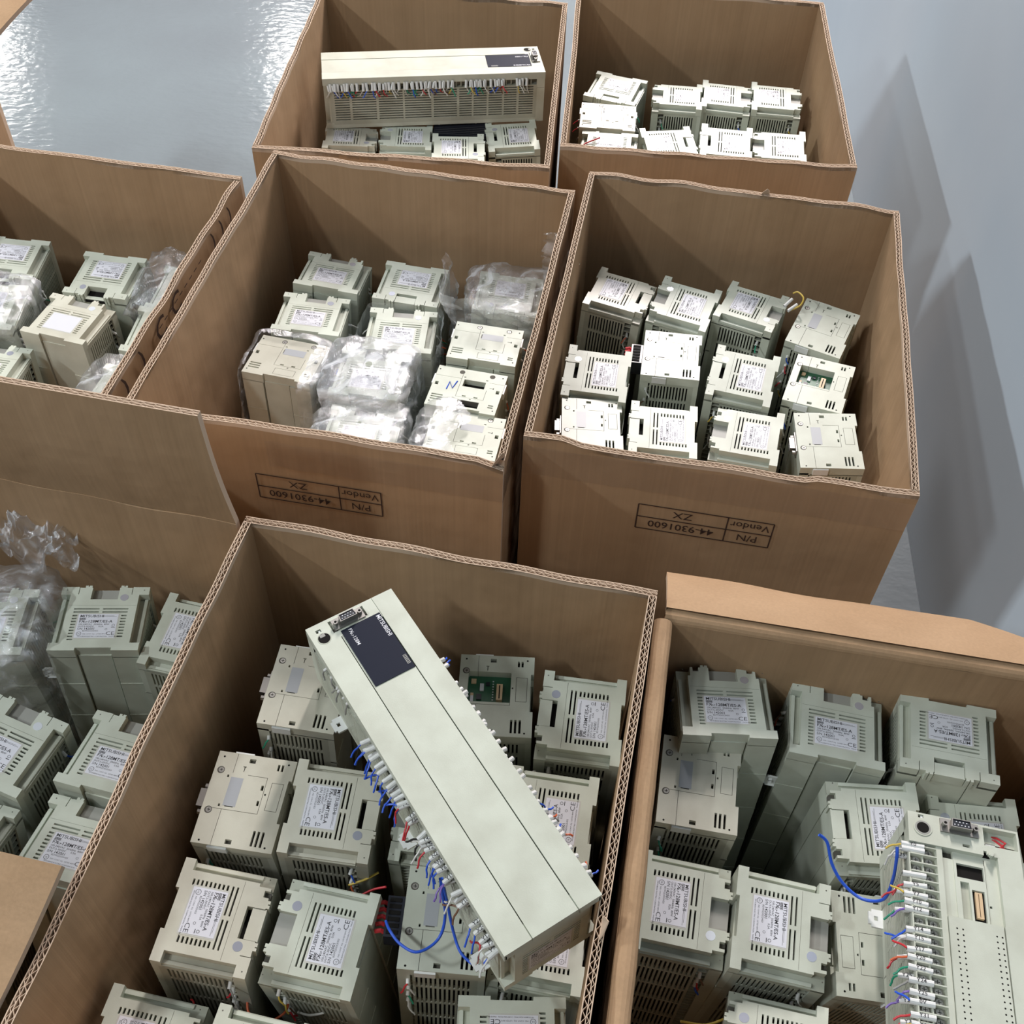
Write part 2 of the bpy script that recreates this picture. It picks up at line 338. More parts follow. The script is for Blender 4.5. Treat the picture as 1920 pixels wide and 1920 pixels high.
# ------------------------------------------------------------------ controllers (mm; x across 90, y base -41 .. front +41, z down from the top end at 0)
VG = [(16, 39), (43, 81), (85, 123), (126, 168), (172, 209), (213, 233), (236, 257), (260, 282), (285, 305), (309, 332)]
RY = Matrix.Rotation(PI, 4, 'Y'); FLIP = Matrix.Translation((0, 0, -350)) @ RY
FR = Matrix(((0, 1, 0, -45), (0, 0, 1, 41), (1, 0, 0, -350), (0, 0, 0, 1)))   # (zeta from socket end, w 0..90, height) on the front face
def cap_label(mb, notch, tabs):
    V = lambda v: -45+90*v
    U = lambda u: -41+82*u
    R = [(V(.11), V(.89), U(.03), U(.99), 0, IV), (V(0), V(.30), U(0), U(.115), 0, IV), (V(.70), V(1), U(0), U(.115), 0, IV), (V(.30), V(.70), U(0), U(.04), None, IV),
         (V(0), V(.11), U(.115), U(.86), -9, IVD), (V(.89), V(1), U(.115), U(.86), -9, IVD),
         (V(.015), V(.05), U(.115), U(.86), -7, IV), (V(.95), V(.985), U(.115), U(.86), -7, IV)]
    for sgn, code in ((0, 'l'), (1, 'r')):
        a, c = (V(0), V(.20)) if not sgn else (V(.80), V(1))
        if code in tabs or 'b' in tabs: R += [(a, c, U(.875), U(1), 0, IV), ((c-.7, c, U(.88), U(1), -4, SEAM) if not sgn else (a, a+.7, U(.88), U(1), -4, SEAM))]
        else:
            R += [(a if not sgn else V(.86), V(.14) if not sgn else c, U(.86), U(1), -9, IVD)]
            R += [(V(.17), V(.235), U(.93), U(1), -5, SEAM) if not sgn else (V(.765), V(.83), U(.93), U(1), -5, SEAM)]
    if notch != 'x':
        for a, c in ((.26, .335), (.665, .74)): R.append((V(a), V(c), U(.97), U(1.025), 0, IV))
        for a in (.29, .70): R.append((V(a), V(a+.012), U(1.005), U(1.025), None, IV))
        R.append((V(.345), V(.655), U(.80), U(1.01), -7, GREYP) if notch == 'o' else (V(.345), V(.655), U(.80), U(1.01), -9, VOID) if notch == 'v' else (V(.345), V(.655), U(.80), U(.86), -9, VOID))
    if notch == 'f': R += [(V(.345), V(.655), U(.86), U(1.01), -.6, IV), (V(.345), V(.35), U(.86), U(1.0), -3, SEAM), (V(.65), V(.655), U(.86), U(1.0), -3, SEAM)]
    R.append((V(.0), V(1), U(.700), U(.703), -9.3, SEAM)); R[-1] = (V(.12), V(.88), U(.700), U(.7035), -.5, SEAM)
    for a, c in ((.19, .475), (.515, .80)):
        for q in (.635, .585): R.append((V(a), V(c), U(q), U(q+.020), -4, VOID))
    for k in range(9):
        R.append((V(.19), V(.252), U(.155+k*.0465), U(.155+k*.0465+.022), -4, VOID))
        if k: R.append((V(.735), V(.797), U(.155+k*.0465), U(.155+k*.0465+.022), -4, VOID))
    mb.hf(R, -13)
    for v, u in ((.06, .95), (.94, .95)):
        mb.cyl(V(v), U(u), .7, 0, .06, SEAM, 6)
def cap_screw(mb, kind):
    X = lambda v: v-45
    Y = lambda u: u-41
    R = [(X(0), X(90), Y(0), Y(75), 0, IV), (X(28), X(70), Y(0), Y(3), None, IV)]
    def r(v0, v1, u0, u1, z, m): R.append((X(v0), X(v1), Y(u0), Y(u1), z, m))
    for u in (11, 14.7): r(78, 84.5, u, u+2.1, -4, VOID)
    for u in (11, 15.3, 19.4): r(4, 18.5, u, u+2.2, -4, VOID)
    r(82, 86.3, 38.5, 44.5, -4, SEAM); r(3, 7.2, 38.5, 44.5, -4, SEAM)
    g = .45
    r(34, 34+g, 23, 66, -.5, SEAM); r(70-g, 70, 23, 42, -.4, SEAM); r(34, 70, 22.8, 22.8+g, -.5, SEAM)
    r(70, 90, 56.4, 56.4+g, -.5, SEAM); r(0, 34, 56.4, 56.4+g, -.5, SEAM)
    for a in ((38.5, 66, 6.4, 6.4+g), (38.5, 66, 17.3, 17.3+g), (38.5, 38.5+g, 6.4, 17.3), (66-g, 66, 6.4, 17.3)): r(*a, -.4, SEAM)
    r(65.2, 67.8, 59.3, 61, -3, VOID); r(36.5, 39, 59.3, 61, -3, VOID); r(57, 62, 24.2, 26.6, -4, VOID); r(42, 46.8, 24.4, 26.6, -4, VOID)
    r(52.5, 54.5, 20.2, 21.8, -1, SEAM); r(72.5, 78, 46.5, 47.3, -1.2, SEAM); r(77, 78, 45.5, 48.5, -1.2, SEAM)
    if kind == 'N': r(38, 66, 43, 56, -8, VOID); r(39, 66, 6.5, 17.3, -8, VOID); r(41, 64, 44, 45.5, -3, SEAM)
    if kind == 'P': r(37, 71, 23, 66, -10, PCB)
    elif kind != 'N': r(37.8, 66, 45, 57, .12, STK); r(37, 38, 47, 55, -.5, SEAM)
    mb.hf(R, -13)
    for v, u in ((85, 69), (85.5, 7), (3, 68), (4.3, 7.4)): mb.cyl(X(v), Y(u), 1.0, 0, .06, VOID, 8)
    for v, u in ((71.5, 68.5), (32, 68.5)):
        mb.cyl(X(v), Y(u), 3.6, -.01, .05, SEAM, 14)
        if kind != 'N': mb.cyl(X(v), Y(u-.4), 2.6, 0, .25, SCR, 14); mb.box(X(v)-1.6, X(v)+1.6, Y(u)-.7, Y(u)-.2, .25, .3, VOID); mb.box(X(v)-.25, X(v)+.25, Y(u)-2, Y(u)+1.2, .25, .3, VOID)
def body(mb, yf=41, z0=-12, z1=-350, openleft=False):
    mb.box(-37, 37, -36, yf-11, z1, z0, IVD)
    for a, c in ((-45, -18), (18, 45)):
        mb.box(a, c, -41, -35, z1, z0, IV)
    mb.box(-16.5, 16.5, -39, -35, z1, z0, IV)
    for k in range(1, 6):
        z = -60*k
        for a, c in ((-45, -18), (18, 45)): mb.box(a, c, -41.6, -35, z-.8, z+.8, IV)
    for sgn in (-1, 1):
        m = Matrix(((0, 0, sgn, 0), (0, 1, 0, 0), (1, 0, 0, 0), (0, 0, 0, 1)))
        old = mb.xf; mb.xf = old @ m
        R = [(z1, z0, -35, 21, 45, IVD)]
        for g0, g1 in VG:
            if -g0 > z1:
                for k in range(12): R.append((max(-g1, z1+4), -g0, -28+4.05*k, -28+4.05*k+1.9, 42.2, VOID))
        mb.hf(R, 36)
        mb.box(z1, z0, 21, 30, 35, 37, GREYP)
        for z in range(int(-z1)-10, 14, -8): mb.box(-z-.6, -z+.6, 21, 30, 36, 43.5, IVD)
        mb.xf = old
    mb.box(-37, 37, yf-12, yf-1.5, z1, z0, SEAM)
def covers(yf, z0=-10, z1=-350):
    out = []
    for sgn in (-1, 1):
        mb = MB(); x0, x1 = (-45, -20.2) if sgn < 0 else (23.6, 45)
        mb.box(x0, x1, yf-3, yf, z1, z0, IV)
        a, c = (-45, -42.6) if sgn < 0 else (42.6, 45)
        mb.box(a, c, yf-11, yf-3, z1, z0, IV); mb.box(x0+2 if sgn < 0 else x0, x1, yf-8, yf-3, z1, z1+1.5, IV); mb.box(min(x0, x1)+1, max(x0, x1)-1, yf-10, yf-3, z0-1.5, z0, IV)
        out.append(mb)
    return out
def front_panel(yf, z0=-8, z1=-350, detail=True):
    mb = MB(); mb.box(-19.2, 22.6, yf-6, yf-.3, z1, z0, IV)
    if detail:
        mb.xf = FR
        for w0 in (32.2, 36.3, 58.6, 62.7):
            for k in range(24): mb.cyl(97.2+4.65*k, w0, .62, -.3, -.22, VOID, 6)
        for k in range(4): mb.box(203.5, 208.5, 38+4.9*k, 39.1+4.9*k, -.3, -.2, VOID)
        mb.box(349.9, 350, 34, 60, -6, -5.6, SEAM)
        for w0, t in ((26.2, 'L'), (66.5, 'R')): mb.cyl(206, w0-.6, 1.8, -.3, -.2, SEAM, 8)
        mb.xf = Matrix.Identity(4)
    return mb
def label_mesh():
    mb = MB(); x0, x1, y0, y1 = -21.5, 18.5, -25.5, 5
    mb.box(x0-1.6, x1+1.4, y0-1.4, y1+1.2, 0, .10, PANEL)
    mb.box(x0, x1, y0, y1, 0, .22, PAPER)
    z = .26
    mb.text('MITSUBISHI', x0+1.6, y1-4.3, 3.3, z, INK, bold=.012, sx=1.05)
    mb.box(x0+24, x1-1.5, y1-3.6, y1-3.3, z-.02, z, INK); mb.box(x0+24, x1-4, y1-2.6, y1-2.35, z-.02, z, INK)
    mb.box(x0+1.6, x0+8, y1-7.3, y1-5.0, z-.02, z, INK); mb.text('MODEL', x0+1.9, y1-7.0, 1.7, z+.03, PAPER)
    mb.text('FX', x0+1.6, y1-11.2, 3.5, z, INK, bold=.02); mb.text('3U', x0+6.1, y1-11.2, 2, z, INK, bold=.02); mb.text('-128MT/ES-A', x0+8.9, y1-11.2, 3.5, z, INK, bold=.02)
    mb.text('100-240VAC  50/60Hz  80W', x0+1.6, y1-14.2, 1.9, z, INK, bold=.01)
    mb.text('OUT:5-30VDC      0.5A', x0+1.6, y1-16.9, 1.9, z, INK, bold=.01)
    mb.text('S/N', x0+1.6, y1-20.3, 2.5, z, INK, bold=.01); mb.text('142001', x0+8, y1-20.3, 2.7, z, INK, bold=.015)
    mb.text('BD992D032H03', x0+7, y1-22.6, 1.7, z, INK)
    mb.ring(x0+4.2, y0+5.2, 2.1, 2.5, z, INK); mb.text('UL', x0+2.9, y0+4.4, 1.6, z, INK)
    mb.text('IND. CONT. EQ.  LISTED 80M1', x0+8, y0+4.2, 1.25, z, INK)
    mb.text('CE', x1-9.2, y0+3.6, 4.4, z, INK, sx=1.2)
    mb.text('MITSUBISHI ELECTRIC CORPORATION   MADE IN JAPAN', x0+3.5, y0+1.1, 1.25, z, INK)
    mb.box(x1-5, x1-1.2, y1-17.5, y1-16.8, z-.02, z, INK); mb.ring(x1-3.2, y1-14.5, 1.1, 1.5, z, INK); mb.ring(x1-9.5, y1-19.6, .9, 1.2, z, INK)
    return mb
def db9():
    mb = MB(); p, q = -7, 0     # protrudes along +y from y=0, centred x, z
    mb.box(-15.5, 15.5, -1, .6, -6.2, 6.2, MET)
    for s in (-1, 1): 
        old = mb.xf; mb.xf = Matrix.Translation((12.4*s, 0, 0)) @ Matrix.Rotation(-PI/2, 4, 'X'); mb.cyl(0, 0, 2.6, 0, 4.5, MET, 6); mb.cyl(0, 0, 1.3, 4.4, 4.6, VOID, 8); mb.xf = old
    pts = [(-8.6, 4), (8.6, 4), (7.6, -4), (-7.6, -4)]
    vs = [(x, y, z) for y in (0.6, 7) for x, z in pts]
    mb.mesh(vs, [(k, (k+1) % 4, 4+(k+1) % 4, 4+k) for k in range(4)], MET)
    mb.mesh([(x*.94, 6.2, z*.9) for x, z in pts], [(0, 1, 2, 3)], BLK); mb.mesh([(x, 7, z) for x, z in pts]+[(x*.9, 7, z*.84) for x, z in pts], [(k, (k+1) % 4, 4+(k+1) % 4, 4+k) for k in range(4)], MET)
    for i in range(9): x = -5.6+2.8*i if i < 5 else -4.2+2.8*(i-5); z = 1.4 if i < 5 else -1.4; mb.box(x-.45, x+.45, 6.2, 6.7, z-.45, z+.45, SILV)
    return mb
def clip_mesh():
    mb = MB(); mb.hf([(0, 13, -8, 8, 0, WHT), (10.5, 13, -8, -5.5, None, WHT), (10.5, 13, 5.5, 8, None, WHT), (5, 8.4, -2, 2, None, WHT)], -2.2); return mb
def marker_mesh(txt, L=13, r=2.0):
    mb = MB(); n = 10
    vs = [(x, r*math.cos(2*PI*k/n), r*math.sin(2*PI*k/n)) for x in (0, L) for k in range(n)]
    mb.mesh(vs, [(k, (k+1) % n, n+(k+1) % n, n+k) for k in range(n)], TUBE)
    vs2 = [(x, r*.55*math.cos(2*PI*k/n), r*.55*math.sin(2*PI*k/n)) for x in (L,) for k in range(n)]
    mb.mesh(vs[n:]+vs2, [(k, (k+1) % n, n+(k+1) % n, n+k) for k in range(n)], TUBE); mb.mesh(vs2, [tuple(range(n))], VOID)
    if txt:
        i = len(mb.v); mb.text(txt, L/2, 1.45, 3.3, r+.04, INK, align='CENTER', bold=.012, rot=PI)
    return mb
_M = {}
def once(key, fn, dz=.35, smooth=False):
    if key not in _M: _M[key] = fn().data(str(key[0]), .001, dz, smooth)
    return _M[key]
def tail_mesh(colr, seed, ln=14):
    rn = random.Random(seed); p = Vector((0, 0, 0)); d = Vector((1, 0, 0)); pts = [p.copy()]
    for k in range(5):
        d = (d+Vector((rn.uniform(-.25, .25), rn.uniform(-.45, .45), rn.uniform(-.5, .3)))).normalized(); p = p+d*ln/5; pts.append(p.copy())
    mb = MB(); mb.tube(pts, .85, WM[colr]); return mb
TXT = ['', 'Y5', 'Y7', 'Y10', 'Y12', 'Y14', 'Y15', 'Y17', 'Y20', 'Y22', 'Y24', 'Y25', '0V', 'Y31', 'Y33', 'N24', 'Y60', 'Y61', 'X24', 'Y45']
def marker(root, mw, txt, colr, seed, L=13, tail=14, r=2.0):
    o = link('marker_tube', once(('marker_tube', txt, L, r), lambda: marker_mesh(txt, L, r), 0, False), root, mw)
    if colr: link('wire', once(('wire', colr, seed % 5, tail), lambda: tail_mesh(colr, seed % 5, tail), 0), o, Matrix.Translation((L*.00085, 0, 0)))
    return o
def face_parts(root, kind, dz=.35):
    pass
def controller(key, kind, pose, label, group, opt='fb', holo=True, db=False, blk=False, clips=(), wires=None, blank=False, pen=False, bright=False):
    """one controller stood on end; pose = centre of its top end, turn and lean"""
    x, y, z, yaw, ax, ay = pose
    R = Matrix.Rotation(ax, 4, 'X') @ Matrix.Rotation(ay, 4, 'Y') @ Matrix.Rotation(yaw, 4, 'Z')
    L = kind == 'L'
    sh = Matrix.Identity(4) if L else Matrix.Translation((0, .00365, 0))
    M = Matrix.Translation((x, y, z)) @ R @ sh @ Matrix.Translation((0, 0, -.35))
    root = empty('industrial_controller', M); tag(root, label, 'controller', group)
    yf = 41 if L else 34
    def hs():
        mb = MB()
        if L: cap_label(mb, opt[0], opt[1:])
        else: cap_screw(mb, kind)
        body(mb, yf); return mb
    link('housing', once(('housing', kind, opt if L else ''), hs), root)
    for i in (0, 1): link('terminal_cover', once(('terminal_cover', yf, i), lambda: covers(yf)[i]), root)
    link('front_panel', once(('front_panel', yf), lambda: front_panel(yf, detail=False)), root)
    if L:
        if blank:
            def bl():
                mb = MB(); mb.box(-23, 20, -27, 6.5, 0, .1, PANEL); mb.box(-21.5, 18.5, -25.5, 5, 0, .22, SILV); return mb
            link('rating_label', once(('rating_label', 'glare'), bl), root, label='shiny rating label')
        else: link('rating_label', once(('rating_label',), label_mesh), root)
        if holo:
            def hm():
                mb = MB(); mb.cyl(20.5, 27, 4.3, 0, .15, HOLOB if bright else HOLO, 24); return mb
            link('hologram_sticker', once(('hologram_sticker', bright), hm), root)
    else:
        def lt():
            mb = MB(); mb.box(-9, 9, -2, 2, -11, -1.5, WHT); return mb
        for sgn in (-1, 1): link('latch', once(('latch',), lt), root, Matrix.Translation((sgn*.045, .010, 0)) @ Matrix.Rotation(PI/2, 4, 'Z'))
        if kind == 'P':
            def pc():
                mb = MB(); X = lambda v: v-45; Y = lambda u: u-41
                mb.box(X(42), X(60), Y(31), Y(37), -10, -4, BEIGE); mb.box(X(43.5), X(58.5), Y(33.4), Y(34.6), -4, -3.9, VOID)
                for k, (v, u, w, h) in enumerate(((44, 52, 6, 5), (54, 50, 8, 4), (62, 58, 5, 5), (60, 44, 4, 4), (40, 60, 8, 3), (48, 60, 3, 3))): mb.box(X(v), X(v+w), Y(u), Y(u+h), -10, -8.2, (BLK, SILV, BEIGE)[k % 3])
                for k in range(9): mb.box(X(41+k*3), X(42+k*3), Y(40), Y(41.5), -10, -9.4, SILV)
                return mb
            link('circuit_board_parts', once(('circuit_board_parts',), pc), root, label='beige connector and chips on a green circuit board')
        if pen:
            def pn():
                mb = MB(); p = lambda a, b: (a-25, b-8, .3)
                mb.tube([p(0, 0), p(1, 14), p(7, 3), p(10, 17)], .9, WM['blue'], 5); return mb
            link('pen_mark', once(('pen_mark',), pn), root, label='blue handwritten letter N')
    if db:
        link('serial_port', once(('serial_port',), db9, 0), root, Matrix.Translation((0, .035, .350-.010)))
    if blk:
        def bk():
            mb = MB(); mb.box(-18, 18, 0, 15, -24, -4, BLK)
            for k in range(6): mb.box(-15.5+5.6*k, -12+5.6*k, 3, 13, -4, -3.2, VOID)
            return mb
        o = link('plug_block', once(('plug_block',), bk), root, Matrix.Translation((0, .0345, 0)), label='black plug block with red wire ends')
        for k in range(5):
            mb = lambda: (lambda m: (m.tube([(0, 0, 0), (1, 4, 2), (0, 9, 1)], 2.1, WM['red']), m)[1])(MB())
            link('wire', once(('wire', 'redstub'), mb, 0), o, Matrix.Translation((-.013+.0062*k, .014, .341)))
    cm = once(('mounting_clip',), clip_mesh, 0)
    for sgn, zz in clips:
        link('mounting_clip', cm, root, Matrix.Translation((sgn*.044, -.038, .35-zz*.001)) @ (Matrix.Rotation(PI if sgn < 0 else 0, 4, 'Z') @ Matrix.Rotation(PI/2, 4, 'X')))
    rn = random.Random(key)
    if wires is None: wires = [(s, 22+8*k+rn.choice([0, 8])) for s in (-1, 1) for k in range(0, 9, 2)]
    cols = ['white', 'grey', 'red', 'green', 'yellow', 'brown', 'blue', 'white', 'orange']
    for s, zz in wires:
        a = rn.uniform(-.5, .5); e = rn.uniform(-.9, -.1)
        mw = Matrix.Translation((s*.038, .0255, .35-zz*.001)) @ Matrix.Rotation(0 if s > 0 else PI, 4, 'Z') @ Matrix.Rotation(a*.4, 4, 'Z') @ Matrix.Rotation(-e, 4, 'Y')
        marker(root, mw, '', rn.choice(cols), rn.randrange(5), 11, 12, 1.7)
    return root
def lying(pose, label, group, opened=False, db=True):
    """long controller lying on its back; pose of the centre of its front face"""
    x, y, z, a, bx, by = pose
    Mq = Matrix.Translation((x, y, z)) @ Matrix.Rotation(a, 4, 'Z') @ Matrix.Rotation(bx, 4, 'X') @ Matrix.Rotation(by, 4, 'Y')
    D = Matrix(((0, 0, 1, .175), (1, 0, 0, 0), (0, 1, 0, -.041), (0, 0, 0, 1)))
    root = empty('industrial_controller', Mq @ D @ Matrix.Translation((0, 0, -.35))); tag(root, label, 'controller', group)
    def hs():
        mb = MB(); cap_label(mb, 'x', 'b')
        old = mb.xf; mb.xf = FLIP; cap_screw(mb, 'R'); mb.xf = old; 
        if opened: body(mb, 34, -12, -338)
        else: body(mb, 41, -12, -338)
        return mb
    link('housing', once(('housing', 'lying', opened), hs), root)
    link('rating_label', once(('rating_label',), label_mesh), root)
    F = Matrix(((0, 1, 0, -.045), (0, 0, 1, .041), (1, 0, 0, 0), (0, 0, 0, 1)))
    if not opened:
        for i in (0, 1): link('terminal_cover', once(('terminal_cover', 'long', i), lambda: covers(41.3, .6, -350.4 if i else -326)[i]), root)
        link('front_panel', once(('front_panel', 'long'), lambda: front_panel(41.2, .4, -335)), root)
        def ends():
            mb = MB(); mb.xf = FR
            mb.hf([(-.4, 24, 0, 68.2, .25, IV), (6, 9.6, 7, 12, -3, VOID), (6.6, 9, 9.4, 11.4, -1, WHT), (3, 17, 21, 57, -2, IVD)], -12)
            mb.cyl(17.8, 10.8, 6.6, .25, .5, IVD, 20); mb.cyl(17.8, 10.8, 5.7, .5, .55, VOID, 20); mb.box(12.5, 16, 8, 13, .55, .6, GREYP); return mb
        link('port_panel', once(('port_panel',), ends), root)
        def npl():
            mb = MB(); mb.xf = FR; mb.box(18.5, 88.7, 27.2, 67.4, -.3, .7, NAVY)
            mb.text('MITSUBISHI', 20.5, 62.6, 4.2, .8, SILV, bold=.02, sx=.92)
            mb.text('FX', 20.5, 33.6, 3.6, .8, SILV, bold=.012); mb.text('3U', 25.2, 33.4, 2.2, .8, SILV, bold=.012); mb.text('-128M', 28.4, 33.6, 3.6, .8, SILV, bold=.012)
            mb.box(72.5, 83, 63, 66.2, .7, .78, GREYP)
            for k in range(6): mb.box(73+1.7*k, 73.8+1.7*k, 63.4, 65.8, .78, .82, NAVY)
            return mb
        link('nameplate', once(('nameplate',), npl), root, label='black nameplate with silver lettering')
        if db: link('serial_port', once(('serial_port',), db9, 0), root, F @ Matrix.Translation((.010, .039, .001)) @ Matrix(((0, 0, 1, 0), (1, 0, 0, 0), (0, 1, 0, 0), (0, 0, 0, 1))))
    else:
        def deck():
            mb = MB(); mb.xf = FR
            R = [(0, 28, 0, 90, 0, IV), (1.6, 4.6, 8.6, 13, -3, VOID), (1.9, 4.3, 10.8, 12.6, -1, WHT), (2, 18.5, 61.5, 88.5, -12, GREYP), (2, 18.5, 61.5, 63, -12, SEAM),
                 (28, 350, 22, 27, -1.5, IV), (28, 350, 26.6, 27.1, -5, SEAM), (28, 88, 27.1, 71, -4.5, IV), (28, 88, 71, 90, 0, IV), (24, 28, 60, 66, -3, VOID), (21.5, 24, 43.5, 49.5, -3, VOID),
                 (28, 35, 28, 36, -9, VOID), (36, 90, 36, 60.5, -3.4, IV), (38.2, 50.5, 38, 59.5, -6, VOID), (54, 88, 40, 47, -6.5, IVD), (59.5, 86, 48.8, 58.6, -6, VOID), (61, 83, 51, 56.5, -3.6, BEIGE), (62, 82, 53.4, 54, -4.6, VOID),
                 (30, 88, 60.5, 61.2, -5, SEAM), (88, 350, 27.1, 69.3, 0, IV), (88, 350, 69.3, 70.2, -6, SEAM), (88, 350, 70.2, 90, .6, IV), (70, 72, 62, 64, -6, VOID)]
            mb.hf(R, -12)
            for w0 in (32.9, 37.4, 63.2, 67.3):
                for k in range(24): mb.cyl(97.2+4.65*k, w0, .75, 0, .08, VOID, 6)
            mb.cyl(14, 11.8, 7.6, 0, .6, IV, 24); mb.cyl(14, 11.8, 6.4, .6, .7, VOID, 24); mb.ring(14, 11.8, 5.0, 6.4, .72, GREYP, 24)
            for k in range(3): mb.box(25+1.6*k, 27.5+1.2*k, 62+k, 68-k, 0, 1.6+1.2*k, IV)
            return mb
        link('front_deck', once(('front_deck',), deck), root, label='uncovered front with sockets and rows of indicator holes')
        def term():
            mb = MB(); mb.xf = FR; mb.box(28, 345, 0, 22, -12, -7, IVD)
            mb.box(28, 345, 0, 1, -12, -3, IV)
            for k in range(41):
                z = 30+7.65*k; mb.box(z, z+1.0, 1, 22, -7, -1.5, IV)
                mb.box(z+1.0, z+7.6, 10.6, 11.6, -7, -3.5, IV)
            return mb
        tb = link('terminal_block', once(('terminal_block',), term), root)
        def scm():
            mb = MB(); mb.box(-3.2, 3.2, -4.2, 4.2, -1.4, -.9, SCR); mb.cyl(0, 0, 2.7, -1, .6, SCR, 12); mb.box(-1.8, 1.8, -.25, .25, .6, .65, VOID); mb.box(-.25, .25, -1.8, 1.8, .6, .65, VOID); return mb
        sm = once(('screw',), scm, 0)
        for k in range(32):
            for w in (16.4, 6): link('screw', sm, tb, F @ Matrix.Translation((.0344+.00765*k, w*.001, -.0055)))
        link('serial_port', once(('serial_port',), db9, 0), root, F @ Matrix.Translation((.008, .0415, .001)) @ Matrix(((0, 0, 1, 0), (1, 0, 0, 0), (0, 1, 0, 0), (0, 0, 0, 1))))
        def bat():
            mb = MB(); mb.tube([(-6, -9, 1), (-4, 0, 5), (0, 6, 6), (4, 2, 3), (5, -6, 1)], 1.0, WM['red']); mb.tube([(-3, -9, 1), (-2, -2, 4), (2, 4, 4), (5, 8, 1)], 1.0, WM['red']); mb.box(2, 6, -10, -2, 0, 4, WHT); return mb
        link('battery_wire', once(('battery_wire',), bat, 0), root, F @ Matrix.Translation((.010, .075, -.011)), label='red battery lead in open bay')
    cm = once(('mounting_clip',), clip_mesh, 0)
    for sgn, zeta in ((-1, 196), (-1, 320), (-1, 60)):
        link('mounting_clip', cm, root, Matrix.Translation((sgn*.044, -.038, zeta*.001)) @ (Matrix.Rotation(PI if sgn < 0 else 0, 4, 'Z') @ Matrix.Rotation(PI/2, 4, 'X')))
    return root, F
# ------------------------------------------------------------------ clear film
def film(name, pose, w, d, depth, puff, amp, seed, label, mat_=None, keep=None, group='clear plastic film round the controllers', flare=0., top=True):
    x, y, z, yaw, ax, ay = pose
    M = Matrix.Translation((x, y, z)) @ Matrix.Rotation(ax, 4, 'X') @ Matrix.Rotation(ay, 4, 'Y') @ Matrix.Rotation(yaw, 4, 'Z')
    K1, K2, N = (18 if top else 0), 34, 120; vs = []; fs = []; off = Vector((seed*3.7, seed*1.3, 0))
    for k in range(K1+K2+1):
        rho = k/K1 if K1 and k <= K1 else 1; dn = max(0, k-K1)/K2
        for i in range(N):
            t = 2*PI*i/N; c, s_ = math.cos(t), math.sin(t); e = 7
            q = (abs(c)**e+abs(s_)**e)**(-1/e)
            if top and k <= K1: e2 = 2+5*rho; q = (abs(c)**e2+abs(s_)**e2)**(-1/e2)*rho
            fl = 1+flare*(1-dn)**2
            p = Vector((c*q*w/2*fl, s_*q*d/2*fl, puff*(1-rho**3)-dn*depth+(0 if top else puff)))
            if k <= K1 and top: p.z += .0015
            a = amp*(.5+.5*min(1, dn*4+rho**2)); P = p*15+off
            nv = Vector((noise.noise(P), noise.noise(P+Vector((9, 0, 0))), noise.noise(P+Vector((0, 9, 0)))))
            P2 = p*36+off; rg = 1-2*abs(noise.noise(P2)); rg2 = 1-2*abs(noise.noise(p*80+off))
            out = Vector((c, s_, .6 if (top and k < K1) else 0)).normalized()
            p = p+nv*a+out*(rg*a*.7+rg2*a*.35+a*.8); vs.append(p)
    if keep: ok = [keep(v) for v in vs]
    for k in range(K1+K2):
        for i in range(N):
            f = (k*N+i, k*N+(i+1) % N, (k+1)*N+(i+1) % N, (k+1)*N+i)
            if keep and not all(ok[a] for a in f): continue
            fs.append(f)
    mb = MB(); mb.mesh(vs, fs, mat_ or FILM)
    me = mb.data(name, 1, 0, True)
    o = bpy.data.objects.new(name, me); COL.objects.link(o); o.matrix_world = M
    return tag(o, label, 'plastic wrap', group)
def sheet(name, cx, cy, cz, rx, ry, seed, label, hgt=.05, thick=0):
    """loose crumpled scrap of film"""
    n = 70; vs = []; off = Vector((seed*5.1, seed, 2))
    for j in range(n+1):
        for i in range(n+1):
            u, v = i/n*2-1, j/n*2-1; p = Vector((u*rx*(1+.25*noise.noise(Vector((v*2, seed, 0)))), v*ry*(1+.25*noise.noise(Vector((u*2, seed, 5)))), 0))
            P = p*22+off; z = hgt*(noise.noise(P)+.5*(1-2*abs(noise.noise(p*50+off)))+.25*(1-2*abs(noise.noise(p*120+off))))
            vs.append(p+Vector((.012*noise.noise(P*1.7+Vector((4, 4, 4))), .012*noise.noise(P*1.9), z)))
    mb = MB(); mb.mesh(vs, [(j*(n+1)+i, j*(n+1)+i+1, (j+1)*(n+1)+i+1, (j+1)*(n+1)+i) for j in range(n) for i in range(n)], FILM)
    o = bpy.data.objects.new(name, mb.data(name, 1, 0, True)); COL.objects.link(o); o.location = (cx, cy, cz)
    return tag(o, label, 'plastic wrap', 'clear plastic film round the controllers')
# ------------------------------------------------------------------ cartons
def dipF(u): return -.006*max(0, min(1, (u-.10)/.05))+(.004*max(0, min(1, (u-.72)/.03)))
cA = carton('A', -.164, 1.632, -.051, .418, .502, .465, 'far open carton beside the bare floor, long controller lying across its contents')
cB = carton('B', .270, 1.670, -.057, .419, .510, .465, 'far open carton by the wall with brightly lit controllers')
cC = carton('C', -.182, 1.093, -.152, .425, .520, .467, 'central open carton holding film-wrapped controllers, printed table upside down on front', dips={'front_wall': lambda u: -.010*max(0, (u-.93)/.07)})
dcx, dcy = -.628+.219*math.sin(.153)-.26*math.sin(.153), 1.141+.219*math.cos(.153)-.26*math.cos(.153)
cD = carton('D', dcx, dcy, -.153, .420, .520, .462, 'left open carton at mid height with dark marks printed on its right wall')
cE = carton('E', -.525, .499, -.183, .414, .518, .466, 'near left open carton with its back flap standing up', right_h=.392, back='norim', amp=.001)
cF = carton('F', .257, 1.078, -.151, .422, .525, .466, 'open carton right of centre by the wall, printed table upside down on front', dips={'front_wall': dipF})
